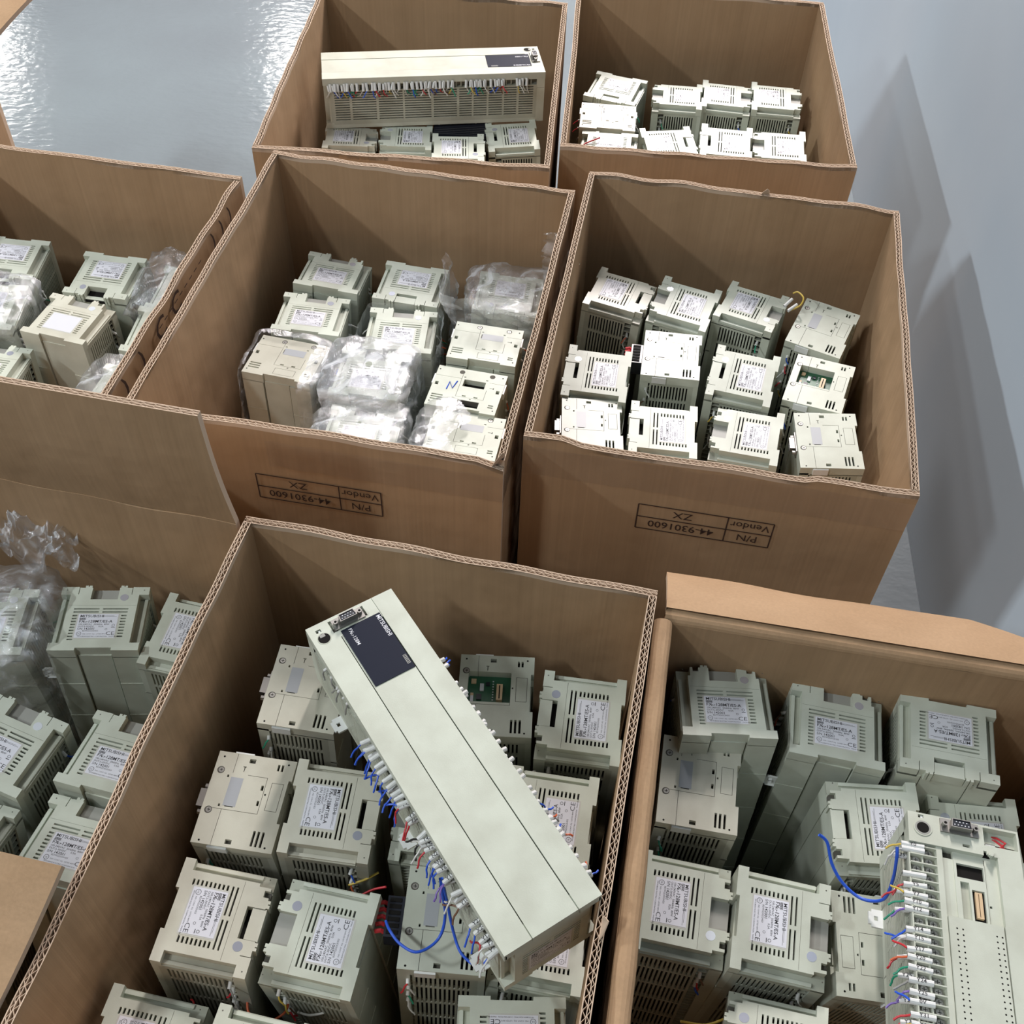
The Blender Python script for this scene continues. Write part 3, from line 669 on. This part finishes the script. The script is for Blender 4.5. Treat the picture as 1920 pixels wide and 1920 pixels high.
cG = carton('G', -.107, .429, -.175, .418, .519, .466, 'near middle open carton with a long controller lying diagonally inside')
cH = carton('H', .322, .344, -.146, .420, .518, .457, 'near right open carton with folded, rounded rims and drooping back flap', left='fold', back='fold', amp=.0012)
cI = carton('I', -1.076, 1.376, -.15, .42, .52, .465, 'carton mostly out of frame at the left edge beside the bare floor')
flap(cE, 'back', .155, 92, x0=0, x1=1, f0=.02, f1=.985)
flap(cE, 'front', .140, 166, x0=0, x1=1, f0=.0, f1=1.03, rim=False)
flap(cH, 'back', .10, -32, x0=0, x1=1, f0=.26, f1=1.0, rim=False, dz=-.004)
flap(cI, 'back', .20, 14, x0=.02, x1=.98, f0=-.10, f1=.95, rim=False)
mb = MB()
for i, t in enumerate(['(', ')', ')', 'C', 'C']): mb.text(t, .05+.048*i, -.052, .030, 0, PRINT, bold=.01)
for i in range(9): mb.box(.205+i*.016, .214+i*.016, -.036, -.0345, 0, .0001, PRINT)
for i in range(3): mb.text(')', .38+.03*i, -.05, .028, 0, PRINT, bold=.01)
link('printed_marking', mb.data('printed_marking', 1), cD['root'], Matrix.Translation((.2125, -.25, .481)) @ Matrix.Rotation(PI/2, 4, 'Z') @ Matrix.Rotation(PI/2, 4, 'X'), label='dark brown printed marks')
def table_print(c, x0, x1, ztop, zbot):
    """upside-down printed part-number table on a front wall"""
    w, d, h = c['wd']; W, H = x1-x0, ztop-zbot; mb = MB(); th = .0014; s = W/.125
    # drawn upright in its own frame, then turned 180 degrees
    for y in (0, H/2, H): mb.box(0, W, y-th/2, y+th/2, 0, .0001, PRINT)
    for x in (0, W*.335, W): mb.box(x-th/2, x+th/2, 0, H, 0, .0001, PRINT)
    sz = H*.27
    mb.text('P/N', W*.165, H*.62, sz, .0001, PRINT, align='CENTER'); mb.text('Vendor', W*.168, H*.12, sz, .0001, PRINT, align='CENTER', sx=.95)
    mb.text('44-9301600', W*.665, H*.62, sz, .0001, PRINT, align='CENTER', sx=1.02, bold=.008); mb.text('ZX', W*.665, H*.12, sz, .0001, PRINT, align='CENTER', sx=1.1)
    link('printed_marking', mb.data('printed_marking', 1), c['root'], Matrix.Translation((-w/2+x1, -d/2-.0006, ztop)) @ Matrix.Rotation(PI/2, 4, 'X') @ Matrix.Rotation(PI, 4, 'Z'), label='brown printed part-number table, upside down')
table_print(cC, .141, .287, .391, .351); table_print(cF, .135, .287, .386, .345)
def tape(c, side, x0, x1, z0, z1, seed):
    w, d, h = c['wd']; mb = MB(); n, m = 60, 8; rn = Vector((seed, 0, 0))
    vs = [(x0+(x1-x0)*i/n, -.0008-.0006*noise.noise(Vector((i*.25, j*.9, seed))), z0+(z1-z0)*j/m+.002*noise.noise(Vector((i*.2, seed, 0)))) for j in range(m+1) for i in range(n+1)]
    mb.mesh(vs, [(j*(n+1)+i, j*(n+1)+i+1, (j+1)*(n+1)+i+1, (j+1)*(n+1)+i) for j in range(m) for i in range(n)], TAPE)
    mw = {'front': Matrix.Translation((-w/2, -d/2, 0)), 'right': Matrix.Translation((w/2, -d/2, 0)) @ Matrix.Rotation(PI/2, 4, 'Z')}[side]
    link('packing_tape', mb.data('packing_tape', 1, 0, True), c['root'], mw, label='clear packing tape')
tape(cC, 'front', .16, .425, .408, .448, 1); tape(cC, 'right', 0, .10, .405, .45, 2)
tape(cF, 'front', .0, .422, .408, .452, 3); tape(cF, 'right', 0, .50, .42, .462, 4)
tape(cB, 'right', 0, .4, .42, .462, 6)

for c, x, y, rz, sz, seed in ((cG, .2045, -.075, 1.6, .016, 1), (cF, .03, .2610, .2, .012, 2), (cC, .2050, -.252, .9, .015, 3)):
    mb = MB(); rn = random.Random(seed); h = c['wd'][2]
    pts = [(-sz*.6, 0, -.006), (sz*.6, 0, -.006), (sz*.5, -.003, sz*.45), (sz*.1, -.006, sz*.95), (-sz*.3, -.004, sz*.4)]
    mb.mesh(pts+[(a, b_+.0007, z_) for a, b_, z_ in pts], [(0, 1, 2, 3, 4), (9, 8, 7, 6, 5)]+[(k, (k+1) % 5, 5+(k+1) % 5, 5+k) for k in range(5)], CBE)
    link('torn_paper', mb.data('torn_paper', 1), c['root'], Matrix.Translation((x, y, h-.001)) @ Matrix.Rotation(rz, 4, 'Z'), label='torn shred of liner paper')
# ------------------------------------------------------------------ controllers standing in the cartons
CN = {'A': 'far carton near bare floor', 'B': 'far carton by wall', 'C': 'central carton', 'D': 'left mid-height carton',
      'E': 'near left carton', 'F': 'right-of-centre carton', 'G': 'near middle carton', 'H': 'near right carton'}
UNITS = {
 'G1':('L',[-0.2405, 0.3519, 0.3704, -1.7046, 0.0239, 0.0682]),
 'G2':('L',[-0.1484, 0.3386, 0.3704, 1.3912, 0.0489, -0.0409]),
 'G3':('R',[-0.2348, 0.46, 0.3682, 1.4597, 0.0517, 0.0012]),
 'G4':('L',[-0.152, 0.4507, 0.3768, -1.653, 0.0595, 0.0418]),
 'G5':('R',[-0.1945, 0.5762, 0.3789, 1.4718, 0.0208, 0.0423]),
 'G6':('P',[-0.0086, 0.583, 0.3696, 1.5553, 0.0388, -0.0161]),
 'G7':('L',[0.0757, 0.5567, 0.3787, 1.4681, 0.1302, -0.0182]),
 'G8':('L',[0.0455, 0.4518, 0.3768, 1.4352, 0.1044, -0.0533]),
 'G9':('R',[-0.0415, 0.359, 0.367, 1.5321, 0.0019, 0.0204]),
 'G10':('L',[0.0414, 0.3547, 0.3408, 1.4349, -0.1341, 0.0236]),
 'G11':('L',[0.0185, 0.2595, 0.3612, -3.1086, -0.0971, 0.0295]),
 'G12':('L',[-0.2861, 0.2503, 0.3444, -1.7335, 0.008, 0.0403]),
 'G14':('L',[-0.0539, 0.4548, 0.3603, 1.4686, 0.0876, 0.0085]),
 'H1':('L',[0.2151, 0.5709, 0.3957, -0.0048, -0.1007, 0.0066]),
 'H2':('L',[0.3238, 0.5569, 0.3841, -0.1783, -0.0389, 0.0171]),
 'H3':('L',[0.4243, 0.5414, 0.3957, 2.9448, -0.0104, -0.0376]),
 'H4':('R',[0.1879, 0.4965, 0.3687, 1.4299, 0.0383, -0.0021]),
 'H5':('L',[0.3475, 0.4584, 0.3741, 1.5412, 0.06, -0.0147]),
 'H6':('L',[0.1649, 0.3821, 0.3596, -1.7456, 0.0248, -0.0045]),
 'H7':('L',[0.2476, 0.3635, 0.3729, -1.7511, 0.0483, 0.0246]),
 'H8':('R',[0.3327, 0.3551, 0.3532, -1.6472, 0.074, 0.0972]),
 'H9':('L',[0.2333, 0.2666, 0.3584, 1.3532, -0.1364, -0.0529]),
 'H10':('L',[0.446, 0.4577, 0.3547, 1.4939, 0.0173, -0.0515]),
 'E1':('L',[-0.4235, 0.6575, 0.3662, 0.0922, -0.0414, 0.0505]),
 'E2':('L',[-0.3281, 0.6483, 0.3559, -1.7359, 0.0221, 0.0521]),
 'E3':('L',[-0.4719, 0.5047, 0.3776, -0.331, 0.0525, 0.1131]),
 'E4':('L',[-0.3621, 0.5008, 0.3678, -0.2218, -0.078, 0.0227]),
 'E5':('L',[-0.3789, 0.4149, 0.3655, -0.1912, -0.1491, 0.0553]),
 'E6':('L',[-0.4944, 0.4178, 0.3669, -0.219, -0.1891, 0.0713]),
 'D1':('L',[-0.706, 1.2418, 0.3741, 3.1057, 0.0405, 0.0486]),
 'D2':('L',[-0.5703, 1.2225, 0.3654, 2.9966, 0.09, -0.0282]),
 'D3':('L',[-0.7097, 1.1509, 0.3635, 3.1265, 0.1027, 0.0227]),
 'D4':('L',[-0.594, 1.1283, 0.3665, -0.2417, -0.003, 0.01]),
 'D5':('L',[-0.4586, 1.2074, 0.3549, 2.9642, 0.1305, -0.0171]),
 'D6':('L',[-0.4717, 1.1249, 0.3504, 3.0211, 0.1057, 0.06]),
 'D7':('L',[-0.6795, 1.0485, 0.3522, -0.0979, -0.0522, 0.0316]),
 'C1':('L',[-0.262, 1.2529, 0.3627, -0.1357, -0.0734, 0.0673]),
 'C2':('L',[-0.1509, 1.2298, 0.3669, 2.9893, 0.0157, 0.0189]),
 'C3':('L',[-0.0177, 1.231, 0.3548, 3.0344, 0.0335, 0.0341]),
 'C4':('L',[-0.2787, 1.1611, 0.3639, -0.0668, -0.054, 0.0463]),
 'C5':('L',[-0.1571, 1.1344, 0.3647, -0.0373, 0.0162, 0.0183]),
 'C6':('R',[-0.0436, 1.1141, 0.365, -0.1283, -0.0355, 0.0318]),
 'C7':('N',[-0.0637, 1.0295, 0.3611, -0.1891, -0.0198, -0.0032]),
 'C8':('R',[-0.2974, 1.0686, 0.3648, -0.1994, -0.027, 0.01]),
 'C9':('L',[-0.188, 1.052, 0.3612, -0.1291, 0.0556, -0.0291]),
 'C10':('L',[-0.1893, 0.9613, 0.3514, -0.0849, -0.064, 0.0232]),
 'C11':('R',[-0.0619, 0.9527, 0.3589, -0.1516, -0.0338, 0.0032]),
 'F1':('L',[0.1361, 1.227, 0.3693, -1.8956, -0.0226, 0.0448]),
 'F2':('L',[0.2229, 1.2101, 0.3687, 1.2265, 0.0382, 0.0079]),
 'F3':('L',[0.3142, 1.2117, 0.3675, -1.9811, -0.0512, 0.017]),
 'F4':('R',[0.4062, 1.1739, 0.3659, 1.1242, 0.0848, -0.0357]),
 'F5':('L',[0.101, 1.0629, 0.3685, 1.4377, 0.0653, -0.0178]),
 'F6':('R',[0.1998, 1.1086, 0.3643, 1.4458, -0.0195, -0.0256]),
 'F7':('L',[0.2879, 1.069, 0.3697, 1.3057, 0.082, -0.034]),
 'F8':('P',[0.3865, 1.0682, 0.3622, 1.2164, 0.0199, -0.0605]),
 'F9':('R',[0.0939, 0.9764, 0.3625, 1.5636, -0.0297, 0.0361]),
 'F10':('L',[0.1798, 0.965, 0.3707, 1.4857, -0.0041, -0.0022]),
 'F11':('L',[0.2829, 0.9676, 0.3657, 1.3412, 0.0151, -0.0509]),
 'F12':('R',[0.3798, 0.959, 0.3692, 1.5403, 0.034, -0.0655]),
 'B1':('L',[0.1455, 1.7801, 0.3656, 2.8245, 0.0332, -0.0143]),
 'B2':('R',[0.1298, 1.6818, 0.3686, -0.065, 0.0162, 0.0048]),
 'B3':('L',[0.1286, 1.6, 0.364, 3.0386, 0.0232, -0.0321]),
 'B4':('L',[0.2498, 1.7665, 0.3646, 1.4714, -0.0489, -0.0155]),
 'B5':('L',[0.3322, 1.7718, 0.3656, -1.6934, -0.0167, 0.0077]),
 'B6':('L',[0.4159, 1.77, 0.3661, -1.6798, 0.0106, -0.0067]),
 'B7':('L',[0.2264, 1.6202, 0.3632, -1.4571, 0.0153, -0.0213]),
 'B8':('L',[0.3172, 1.6179, 0.3696, 1.457, 0.0638, -0.013]),
 'B9':('L',[0.4034, 1.6181, 0.3667, 1.4663, 0.0409, -0.0308]),
 'A1':('L',[-0.2816, 1.5967, 0.3643, -1.5052, -0.1395, 0.022]),
 'A2':('L',[-0.1939, 1.6105, 0.3609, 1.621, -0.0866, 0.0074]),
 'A3':('L',[-0.1089, 1.5752, 0.3664, -1.5122, -0.0602, -0.0028]),
 'A4':('L',[-0.0251, 1.6273, 0.3603, 1.6854, -0.0032, -0.0425]),
}
INFO = {
 'G1': ('fr', 'beige controller, rating label up, left of the front pair showing labels', {}),
 'G2': ('on', 'controller with open grey slot, right of the front pair showing labels', {}),
 'G3': ('', 'beige controller end with grey sticker, left of a label-up one', {'db': 1}),
 'G4': ('fr', 'label-up controller with blue wires over its corner', {}),
 'G5': ('', 'screw-end controller in the far left corner, partly under the diagonal one', {'db': 1}),
 'G6': ('', 'controller with exposed green circuit board right of the diagonal one', {}),
 'G7': ('fr', 'label-up controller in the far right corner', {}),
 'G8': ('ob', 'label-up controller half hidden, at the diagonal one\'s right edge', {}),
 'G9': ('', 'screw-end controller, black plug, blue wires looping over it', {'blk': 1}),
 'G10': ('ob', 'label-up controller under the low end of the diagonal one', {}),
 'G11': ('ob', 'controller cut by the bottom picture edge, CE mark upside down', {}),
 'G12': ('fr', 'controller in the front left corner, cut by the bottom picture edge', {}),
 'G13': ('fr', 'controller mostly out of frame next to the front left one', {}),
 'G14': ('ob', 'controller almost hidden beneath the middle of the diagonal one', {}),
 'H1': ('on', 'label-up controller in the far left corner, text upright', {}),
 'H2': ('ol', 'label-up controller in the far row between two others, text upright', {'clips': [(-1, 60)]}),
 'H3': ('fb', 'label-up controller in the far right corner, text upside down', {'holo': False}),
 'H4': ('', 'screw-end controller by the left wall with blank grey cover', {}),
 'H5': ('fn', 'label-up controller touching the uncovered long one, blue wire beside it', {'holo': False}),
 'H6': ('on', 'label-up controller by the left wall with bright round hologram', {'bright': True}),
 'H7': ('ol', 'label-up controller in the middle of the front, label reading downward', {}),
 'H8': ('', 'screw-end controller between front label-up one and uncovered long one', {}),
 'H9': ('on', 'controller cut by the bottom picture edge, hologram at its left', {}),
 'H10': ('fb', 'controller behind the top end of the uncovered long one', {}),
 'E1': ('ob', 'label-up far-row controller with white clip at its lower left', {'clips': [(-1, 42)]}),
 'E2': ('ob', 'controller in the far right corner, cut off by the neighbouring rim', {}),
 'E3': ('ob', 'controller at the left picture edge with bright round hologram', {'bright': True}),
 'E4': ('ol', 'label-up controller in the middle of the right side', {}),
 'E5': ('ol', 'label-up controller behind the folded front flap', {}),
 'E6': ('ob', 'controller showing only a corner at the left picture edge', {}),
 'E7': ('ob', 'controller inside a loose clear bag at the left picture edge', {'bright': True}),
 'D1': ('vb', 'far-row controller at left picture edge with black opening', {}),
 'D2': ('vb', 'far-row controller with black opening towards the viewer', {}),
 'D3': ('ob', 'controller at the left picture edge under crumpled film', {}),
 'D4': ('ol', 'controller with blank glaring white label in the middle', {'blank': True, 'bright': True}),
 'D5': ('ob', 'controller under loose film in the far right corner', {}),
 'D6': ('ob', 'controller by the right wall, mostly hidden by the rim', {}),
 'D7': ('ob', 'controller at the left picture edge in the front row', {}),
 'D8': ('ob', 'film-covered controller just showing above the front rim', {}),
 'C1': ('ol', 'label-up controller in the far left corner', {}),
 'C2': ('fb', 'label-up controller in the middle of the far row, text upside down', {}),
 'C3': ('fb', 'controller in the far right corner in a crumpled open bag', {}),
 'C4': ('ob', 'unwrapped label-up controller by the left side, second row', {}),
 'C5': ('ob', 'label-up controller with film round its sides, middle of second row', {}),
 'C6': ('', 'screw-end controller by the right wall, below the crumpled bag', {}),
 'C7': ('', 'controller marked with a blue handwritten N and two dark openings', {'pen': True}),
 'C8': ('', 'warm beige screw-end controller by the left wall, wrapped on one side', {}),
 'C9': ('ob', 'controller fully wrapped in milky film in the middle', {}),
 'C10': ('ob', 'wrapped controller at the front rim, vents showing through film', {}),
 'C11': ('', 'screw-end controller in the front right corner, film on its left', {}),
 'F1': ('fn', 'label-up controller in the far left corner', {'holo': False}),
 'F2': ('or', 'label-up controller second from left in the far row', {}),
 'F3': ('ob', 'label-up controller in far row, white-sleeved wires beside it', {}),
 'F4': ('', 'screw-end controller in the far right corner', {}),
 'F5': ('fb', 'label-up controller, left end of middle row, bright round sticker', {'bright': True}),
 'F6': ('', 'screw-end controller beside a black plug with red wires', {'blk': 1}),
 'F7': ('fb', 'label-up controller third in the middle row', {'bright': True}),
 'F8': ('', 'controller with uncovered green circuit board by the right wall', {}),
 'F9': ('', 'screw-end controller in the front left corner with a serial port', {'db': 1}),
 'F10': ('fb', 'label-up controller second in the front row', {'bright': True}),
 'F11': ('on', 'label-up controller third in the front row with open slot', {'bright': True}),
 'F12': ('', 'screw-end controller in the front right corner with a serial port', {'db': 1}),
 'B1': ('fb', 'glaring controller in the far left corner', {'holo': False}),
 'B2': ('', 'glaring screw-end controller in the middle of the left column', {}),
 'B3': ('fb', 'glaring controller in the front left corner', {'holo': False}),
 'B4': ('on', 'controller second in the far row, open slot on its left', {}),
 'B5': ('on', 'controller third in the far row, open slot on its right', {'holo': False}),
 'B6': ('on', 'controller in the far right corner, open slot on its right', {'holo': False}),
 'B7': ('fb', 'slightly turned controller second in the front row', {'holo': False}),
 'B8': ('fb', 'third controller in front row, small black slot on its left', {'holo': False}),
 'B9': ('on', 'controller in the front right corner, open slot on its left', {'holo': False}),
 'A1': ('on', 'pinkish controller at the left, below the long lying one', {}),
 'A2': ('on', 'controller second from left, below the long lying one', {}),
 'A3': ('fb', 'controller in front of the black ribbed module', {}),
 'A4': ('fb', 'controller at the right, below the long lying one', {}),
 'A5': ('', 'screw-end controller just above front rim', {}),
}
UNITS.update({
 'G13': ('L', [-.1914, .2331, .36, 1.39, 0, 0]), 'E7': ('L', [-.5383, .6482, .365, .05, 0, 0]), 'D8': ('L', [-.4866, 1.0009, .362, -.2, 0, 0]),
 'A5': ('R', [-.178, 1.497, .362, .16, 0, 0]),
})
for key, (kind, pose) in UNITS.items():
    opt, txt, kw = INFO[key]; kw = dict(kw)
    rn = random.Random(key+'t'); tv = rn.uniform(.93, 1.02); TINT[:] = [tv*q for q in ((1.035, .99, .945) if key in ('G1', 'G3', 'G4', 'A1', 'C8', 'D4', 'G5', 'F1', 'H4', 'B2') else (.97, 1.0, .975))]
    hid = key in ('G13', 'E6', 'D7', 'D6', 'G14')
    if key[0] in 'EDH' and 'wires' not in kw: rn = random.Random(key+'w'); kw['wires'] = [(s, 30+12*k) for s in (-1, 1) for k in range(4) if rn.random() < .55]
    if key[0] in 'AB': kw['wires'] = [(s, 26+14*k) for s in (-1, 1) for k in range(3)]
    if hid: kw['wires'] = []
    controller(key, kind, pose, txt+', in '+CN[key[0]], 'controllers stood on end in the '+CN[key[0]], opt=opt, **kw)
# ------------------------------------------------------------------ long controllers lying on top
TINT[:] = [.99, 1.01, .98]
gb, F = lying((-.052066, .463765, .471745, -.980343, .02296, -.015839), 'long pale controller with black nameplate lying diagonally on the near middle carton', 'long controllers lying on their backs')
def mk(root, F, w, h, zeta, side, tilt, yaw, txt, colr, seed, L=13, tail=14, r=2.):
    X = Vector((side, 0, 0)); Z = Vector((0, 1, 0)); Y = Z.cross(X)
    B = Matrix(((X.x, Y.x, Z.x, 0), (X.y, Y.y, Z.y, 0), (X.z, Y.z, Z.z, 0), (0, 0, 0, 1)))
    m = Matrix.Translation(((w-45)*.001, .041+h*.001, zeta*.001)) @ B @ Matrix.Rotation(yaw, 4, 'Z') @ Matrix.Rotation(tilt, 4, 'Y')
    return marker(root, m, txt, colr, seed, L, tail, r)
rn = random.Random(4)
LT = [(118+7.6*k, '', 'blue') for k in range(10)]+[(200, 'Y45', 'red'), (209, 'Y33', 'red')]+[(228, '', 'black'), (236, 'Y45', 'white'), (243, 'Y24', 'red'), (250, 'N24', 'blue'), (257, 'Y60', 'blue'), (264, 'Y61', 'blue'), (271, 'Y15', 'violet'), (286, '', 'white'), (293, 'Y10', 'brown'), (312, 'Y22', 'blue'), (319, 'X24', 'blue'), (327, 'Y12', 'red'), (334, 'Y7', 'white'), (341, '', 'white')]
for z, t, c in LT:
    z2 = z+12 if z < 195 else z
    for h in ((-9, -15) if rn.random() < .55 else (-10,)):
        mk(gb, F, 5, h, z2+rn.uniform(-1.5, 1.5)+(3 if h < -12 else 0), -1, rn.uniform(.15, .6), rn.uniform(-.35, .15), t, c, rn.randrange(5), 14, 18, 2.2)
for z in (40, 47, 58, 66, 74, 84, 92): mk(gb, F, 6, -12+rn.uniform(-3, 3), z, -1, rn.uniform(.3, 1.1), rn.uniform(-.6, .6), '', 'grey', rn.randrange(5), 9, 12, 1.5)
for z in [88, 96]+[116+8*k for k in range(27)]:
    if z in (148, 204): continue
    for h in ((-9, -14) if rn.random() < .5 else (-11,)):
        mk(gb, F, 82, h, z+rn.uniform(-2, 2), 1, rn.uniform(.0, .5), rn.uniform(-.25, .25), '', 'blue' if z < 100 else rn.choice([None, None, 'orange', 'grey', 'blue']) if z > 230 else None, rn.randrange(5), 15, 11, 2.1)
TINT[:] = [1.0, .97, .93]
ab, _ = lying((-.156397, 1.697101, .440718, 3.306044, .038359, -.009594), 'long grimy controller lying across the top of the far carton beside the bare floor', 'long controllers lying on their backs', db=True)
cyc = ['white', 'green', 'red', 'blue', 'white', 'white', 'green', 'white', 'red', 'yellow', 'white', 'green', 'blue', 'brown']
for k in range(44):
    z = 340-7.2*k
    if 27 < k < 30 or z < 30 or 38 < k < 41: continue
    mk(ab, F, 90, -8, z+rn.uniform(-2, 2), 1, rn.uniform(1.15, 1.45), rn.uniform(-.3, .3), '', 'blue' if k in (3, 4) else cyc[(k*5) % 14], rn.randrange(5), 12, 15, 2.2)
    if rn.random() < .5: mk(ab, F, 91, -10, z+3, 1, rn.uniform(.9, 1.3), rn.uniform(-.5, .5), '', cyc[(k*3) % 14], rn.randrange(5), 9, 16, 1.7)
TINT[:] = [.98, 1.0, .97]
hb, _ = lying((.3572, .2505, .4800, -1.7397, -.012, -.084), 'long controller with its cover off, terminals and sockets exposed, in the near right carton', 'long controllers lying on their backs', opened=True)
HT = [(31, 'Y0', 'yellow'), (35, '', 'white'), (57, '', None), (66, 'Y5', 'red'), (75, 'Y7', 'yellow'), (82, 'Y10', 'green'), (88, 'Y12', 'violet'), (104, 'Y14', 'blue'), (112, 'Y15', 'white'), (120, 'Y17', 'red'), (128, 'Y20', 'orange'), (136, 'Y22', 'green'), (145, 'Y24', 'grey'), (155, 'Y25', 'violet'), (161, '0V', 'blue'), (171, 'Y31', 'red'), (179, 'Y33', 'yellow'), (187, '', 'white'), (195, '', 'blue')]
for i, (z, t, c) in enumerate(HT):
    mk(hb, F, 12.5, -2.5, z, -1, .12, rn.uniform(-.12, .02), t, c, i, 18, 16, 2.4)
    if i % 2: mk(hb, F, 2, -9, z+3, -1, .4, rn.uniform(-.15, .1), rn.choice(['', 'Y24', 'Y25']), c, i+2, 13, 14, 2.)
# ------------------------------------------------------------------ loose wires and the ribbed module
def smooth_path(P, n=6):
    P = [Vector(p) for p in P]; out = []
    for i in range(len(P)-1):
        p0, p1, p2, p3 = P[max(i-1, 0)], P[i], P[i+1], P[min(i+2, len(P)-1)]
        for k in range(n):
            t = k/n; out.append(.5*((2*p1)+(p2-p0)*t+(2*p0-5*p1+4*p2-p3)*t*t+(3*p1-p0-3*p2+p3)*t**3))
    return out+[P[-1]]
def wire(pts, colr, r, label, group=None):
    c = Vector(pts[0]); mb = MB(); mb.tube([p-c for p in smooth_path(pts, 8)], r, WM[colr], 8)
    o = link('wire', mb.data('wire', 1, 0, True)); o.location = c; tag(o, label, 'wire', group); return o
wire([(-.0455, .3600, .452), (-.0430, .3530, .43), (-.0415, .3483, .405), (-.0440, .338, .392), (-.0515, .3288, .388), (-.0645, .3228, .388), (-.0784, .3298, .386), (-.088, .341, .384), (-.093, .352, .375)], 'blue', .0013, 'blue wire looping from the diagonal controller to the black plug')
wire([(-.0440, .3590, .455), (-.0390, .350, .42), (-.0340, .338, .395), (-.0266, .3233, .388), (-.0129, .3137, .388), (-.0040, .3159, .40), (-.0014, .3229, .425), (-.004, .330, .44)], 'blue', .0013, 'blue wire hanging in a loop off the diagonal controller\'s lower left edge')
wire([(.2782, .4263, .42), (.2857, .4216, .415), (.2900, .4068, .405), (.2994, .3923, .398), (.3135, .3798, .398), (.3266, .3745, .412), (.3275, .3797, .44), (.3262, .3890, .462), (.3262, .396, .468)], 'blue', .0014, 'blue wire hanging off the uncovered controller in the near right carton')
for i, (p, c, l) in enumerate([
    ([(-.215, .310, .30), (-.212, .296, .295), (-.195, .288, .30), (-.180, .294, .305), (-.178, .305, .30)], 'orange', 'orange wire loop in the dark gap below the front label-up controller'),
    ([(-.170, .300, .29), (-.158, .295, .30), (-.145, .296, .305)], 'white', 'short white wire in the gap below the open-slot controller'),
    ([(-.135, .400, .33), (-.120, .404, .335), (-.108, .410, .338)], 'yellow', 'yellow wire in the gap between two rows, near middle carton'),
    ([(-.125, .392, .325), (-.112, .397, .33), (-.100, .398, .335)], 'red', 'red wire in the gap between two rows, near middle carton'),
    ([(.362, 1.1983, .372), (.3757, 1.2009, .38), (.3801, 1.2096, .386), (.3743, 1.2206, .387), (.3676, 1.2200, .385)], 'yellow', 'yellow wire curling beside white sleeves, far row of right-of-centre carton'),
    ([(-.135, .262, .32), (-.10, .268, .33), (-.06, .266, .33)], 'blue', 'blue wire near the bottom picture edge, near middle carton'),
    ([(.165, .300, .31), (.185, .295, .32), (.205, .302, .32)], 'yellow', 'yellow wire deep in the near right carton\'s front left'),
    ([(.115, 1.615, .37), (.085, 1.60, .36), (.092, 1.575, .34)], 'red', 'red wire at the left wall of the far carton by the wall')]):
    wire(p, c, .0011, l, None)
for i, (x, y, z, a) in enumerate([(.3555, 1.2030, .376, .75), (.3600, 1.1960, .374, .6)]):
    mb = MB(); mb.mesh(*(lambda m: (m.v, m.f))(marker_mesh('', 16, 2.2)), TUBE)
    o = link('marker_tube', mb.data('marker_tube', .001), mw=Matrix.Translation((x, y, z)) @ Matrix.Rotation(a, 4, 'Z') @ Matrix.Rotation(-.3, 4, 'Y')); tag(o, 'white sleeve on a wire end behind the third far-row controller, right-of-centre carton', 'wire sleeve', 'white sleeves')
mb = MB(); mb.box(-46, 46, -34, 34, -300, 0, BLK)
for k in range(12): mb.box(-44, 44, -32+5.4*k, -29.6+5.4*k, 0, 5, BLK)
o = link('ribbed_module', mb.data('ribbed_module', .001, .30), mw=Matrix.Translation((-.108, 1.660, .052)) @ Matrix.Rotation(-.03, 4, 'Z')); tag(o, 'black ribbed module standing behind a controller, under the far long controller', 'module')
# ------------------------------------------------------------------ film
P = {k: v[1] for k, v in UNITS.items()}
def up(p, dz): q = list(p); q[2] += dz; return q
film('plastic_wrap', up(P['C3'], .004), .100, .094, .10, .004, .006, 3, 'crumpled clear film over the controller in the far right corner of the central carton')
film('plastic_wrap', up(P['C3'], .0), .115, .110, .11, .050, .012, 11, 'torn open bag standing up behind the far right controller, central carton', top=False, flare=.22, keep=lambda v: v.y > -.01 or v.x < -.035)
film('plastic_wrap', P['C5'], .098, .094, .20, .0, .004, 5, 'clear film round the sides of the label-up controller, middle second row of central carton', top=False)
film('plastic_wrap', up(P['C8'], .001), .099, .090, .25, .0, .004, 6, 'clear film along the right side of the beige controller, central carton left wall', keep=lambda v: v.x > .030 or v.x < -.044 or v.y > .034)
film('plastic_wrap', up(P['C9'], .003), .102, .096, .24, .010, .006, 7, 'milky film fully wrapping the controller in the middle of the central carton', FILMW)
film('plastic_wrap', up(P['C10'], .002), .102, .094, .20, .006, .005, 8, 'clear film dome over the controller at the central carton\'s front rim')
film('plastic_wrap', up(P['C11'], .002), .104, .090, .16, .006, .006, 9, 'clear film over the left half of the central carton\'s front right controller', keep=lambda v: v.x < -.004+.01*math.sin(v.y*90))
film('plastic_wrap', up(P['D3'], .003), .102, .094, .12, .010, .006, 10, 'clear film over the second controller at the left picture edge, left carton')
film('plastic_wrap', up(P['D5'], .002), .110, .104, .14, .022, .012, 12, 'loose clear film over the far right corner controller, left carton')
film('plastic_wrap', up(P['D8'], .003), .100, .092, .12, .008, .005, 13, 'clear film over the controller at the left carton\'s front rim')
film('plastic_wrap', up(P['E7'], .004), .112, .104, .24, .012, .010, 14, 'loose clear bag over the controller at the left picture edge, near left carton')
sheet('plastic_wrap', -.505, .735, .385, .045, .03, 3, 'scrap of clear film at the left picture edge against the back wall, near left carton', .03)
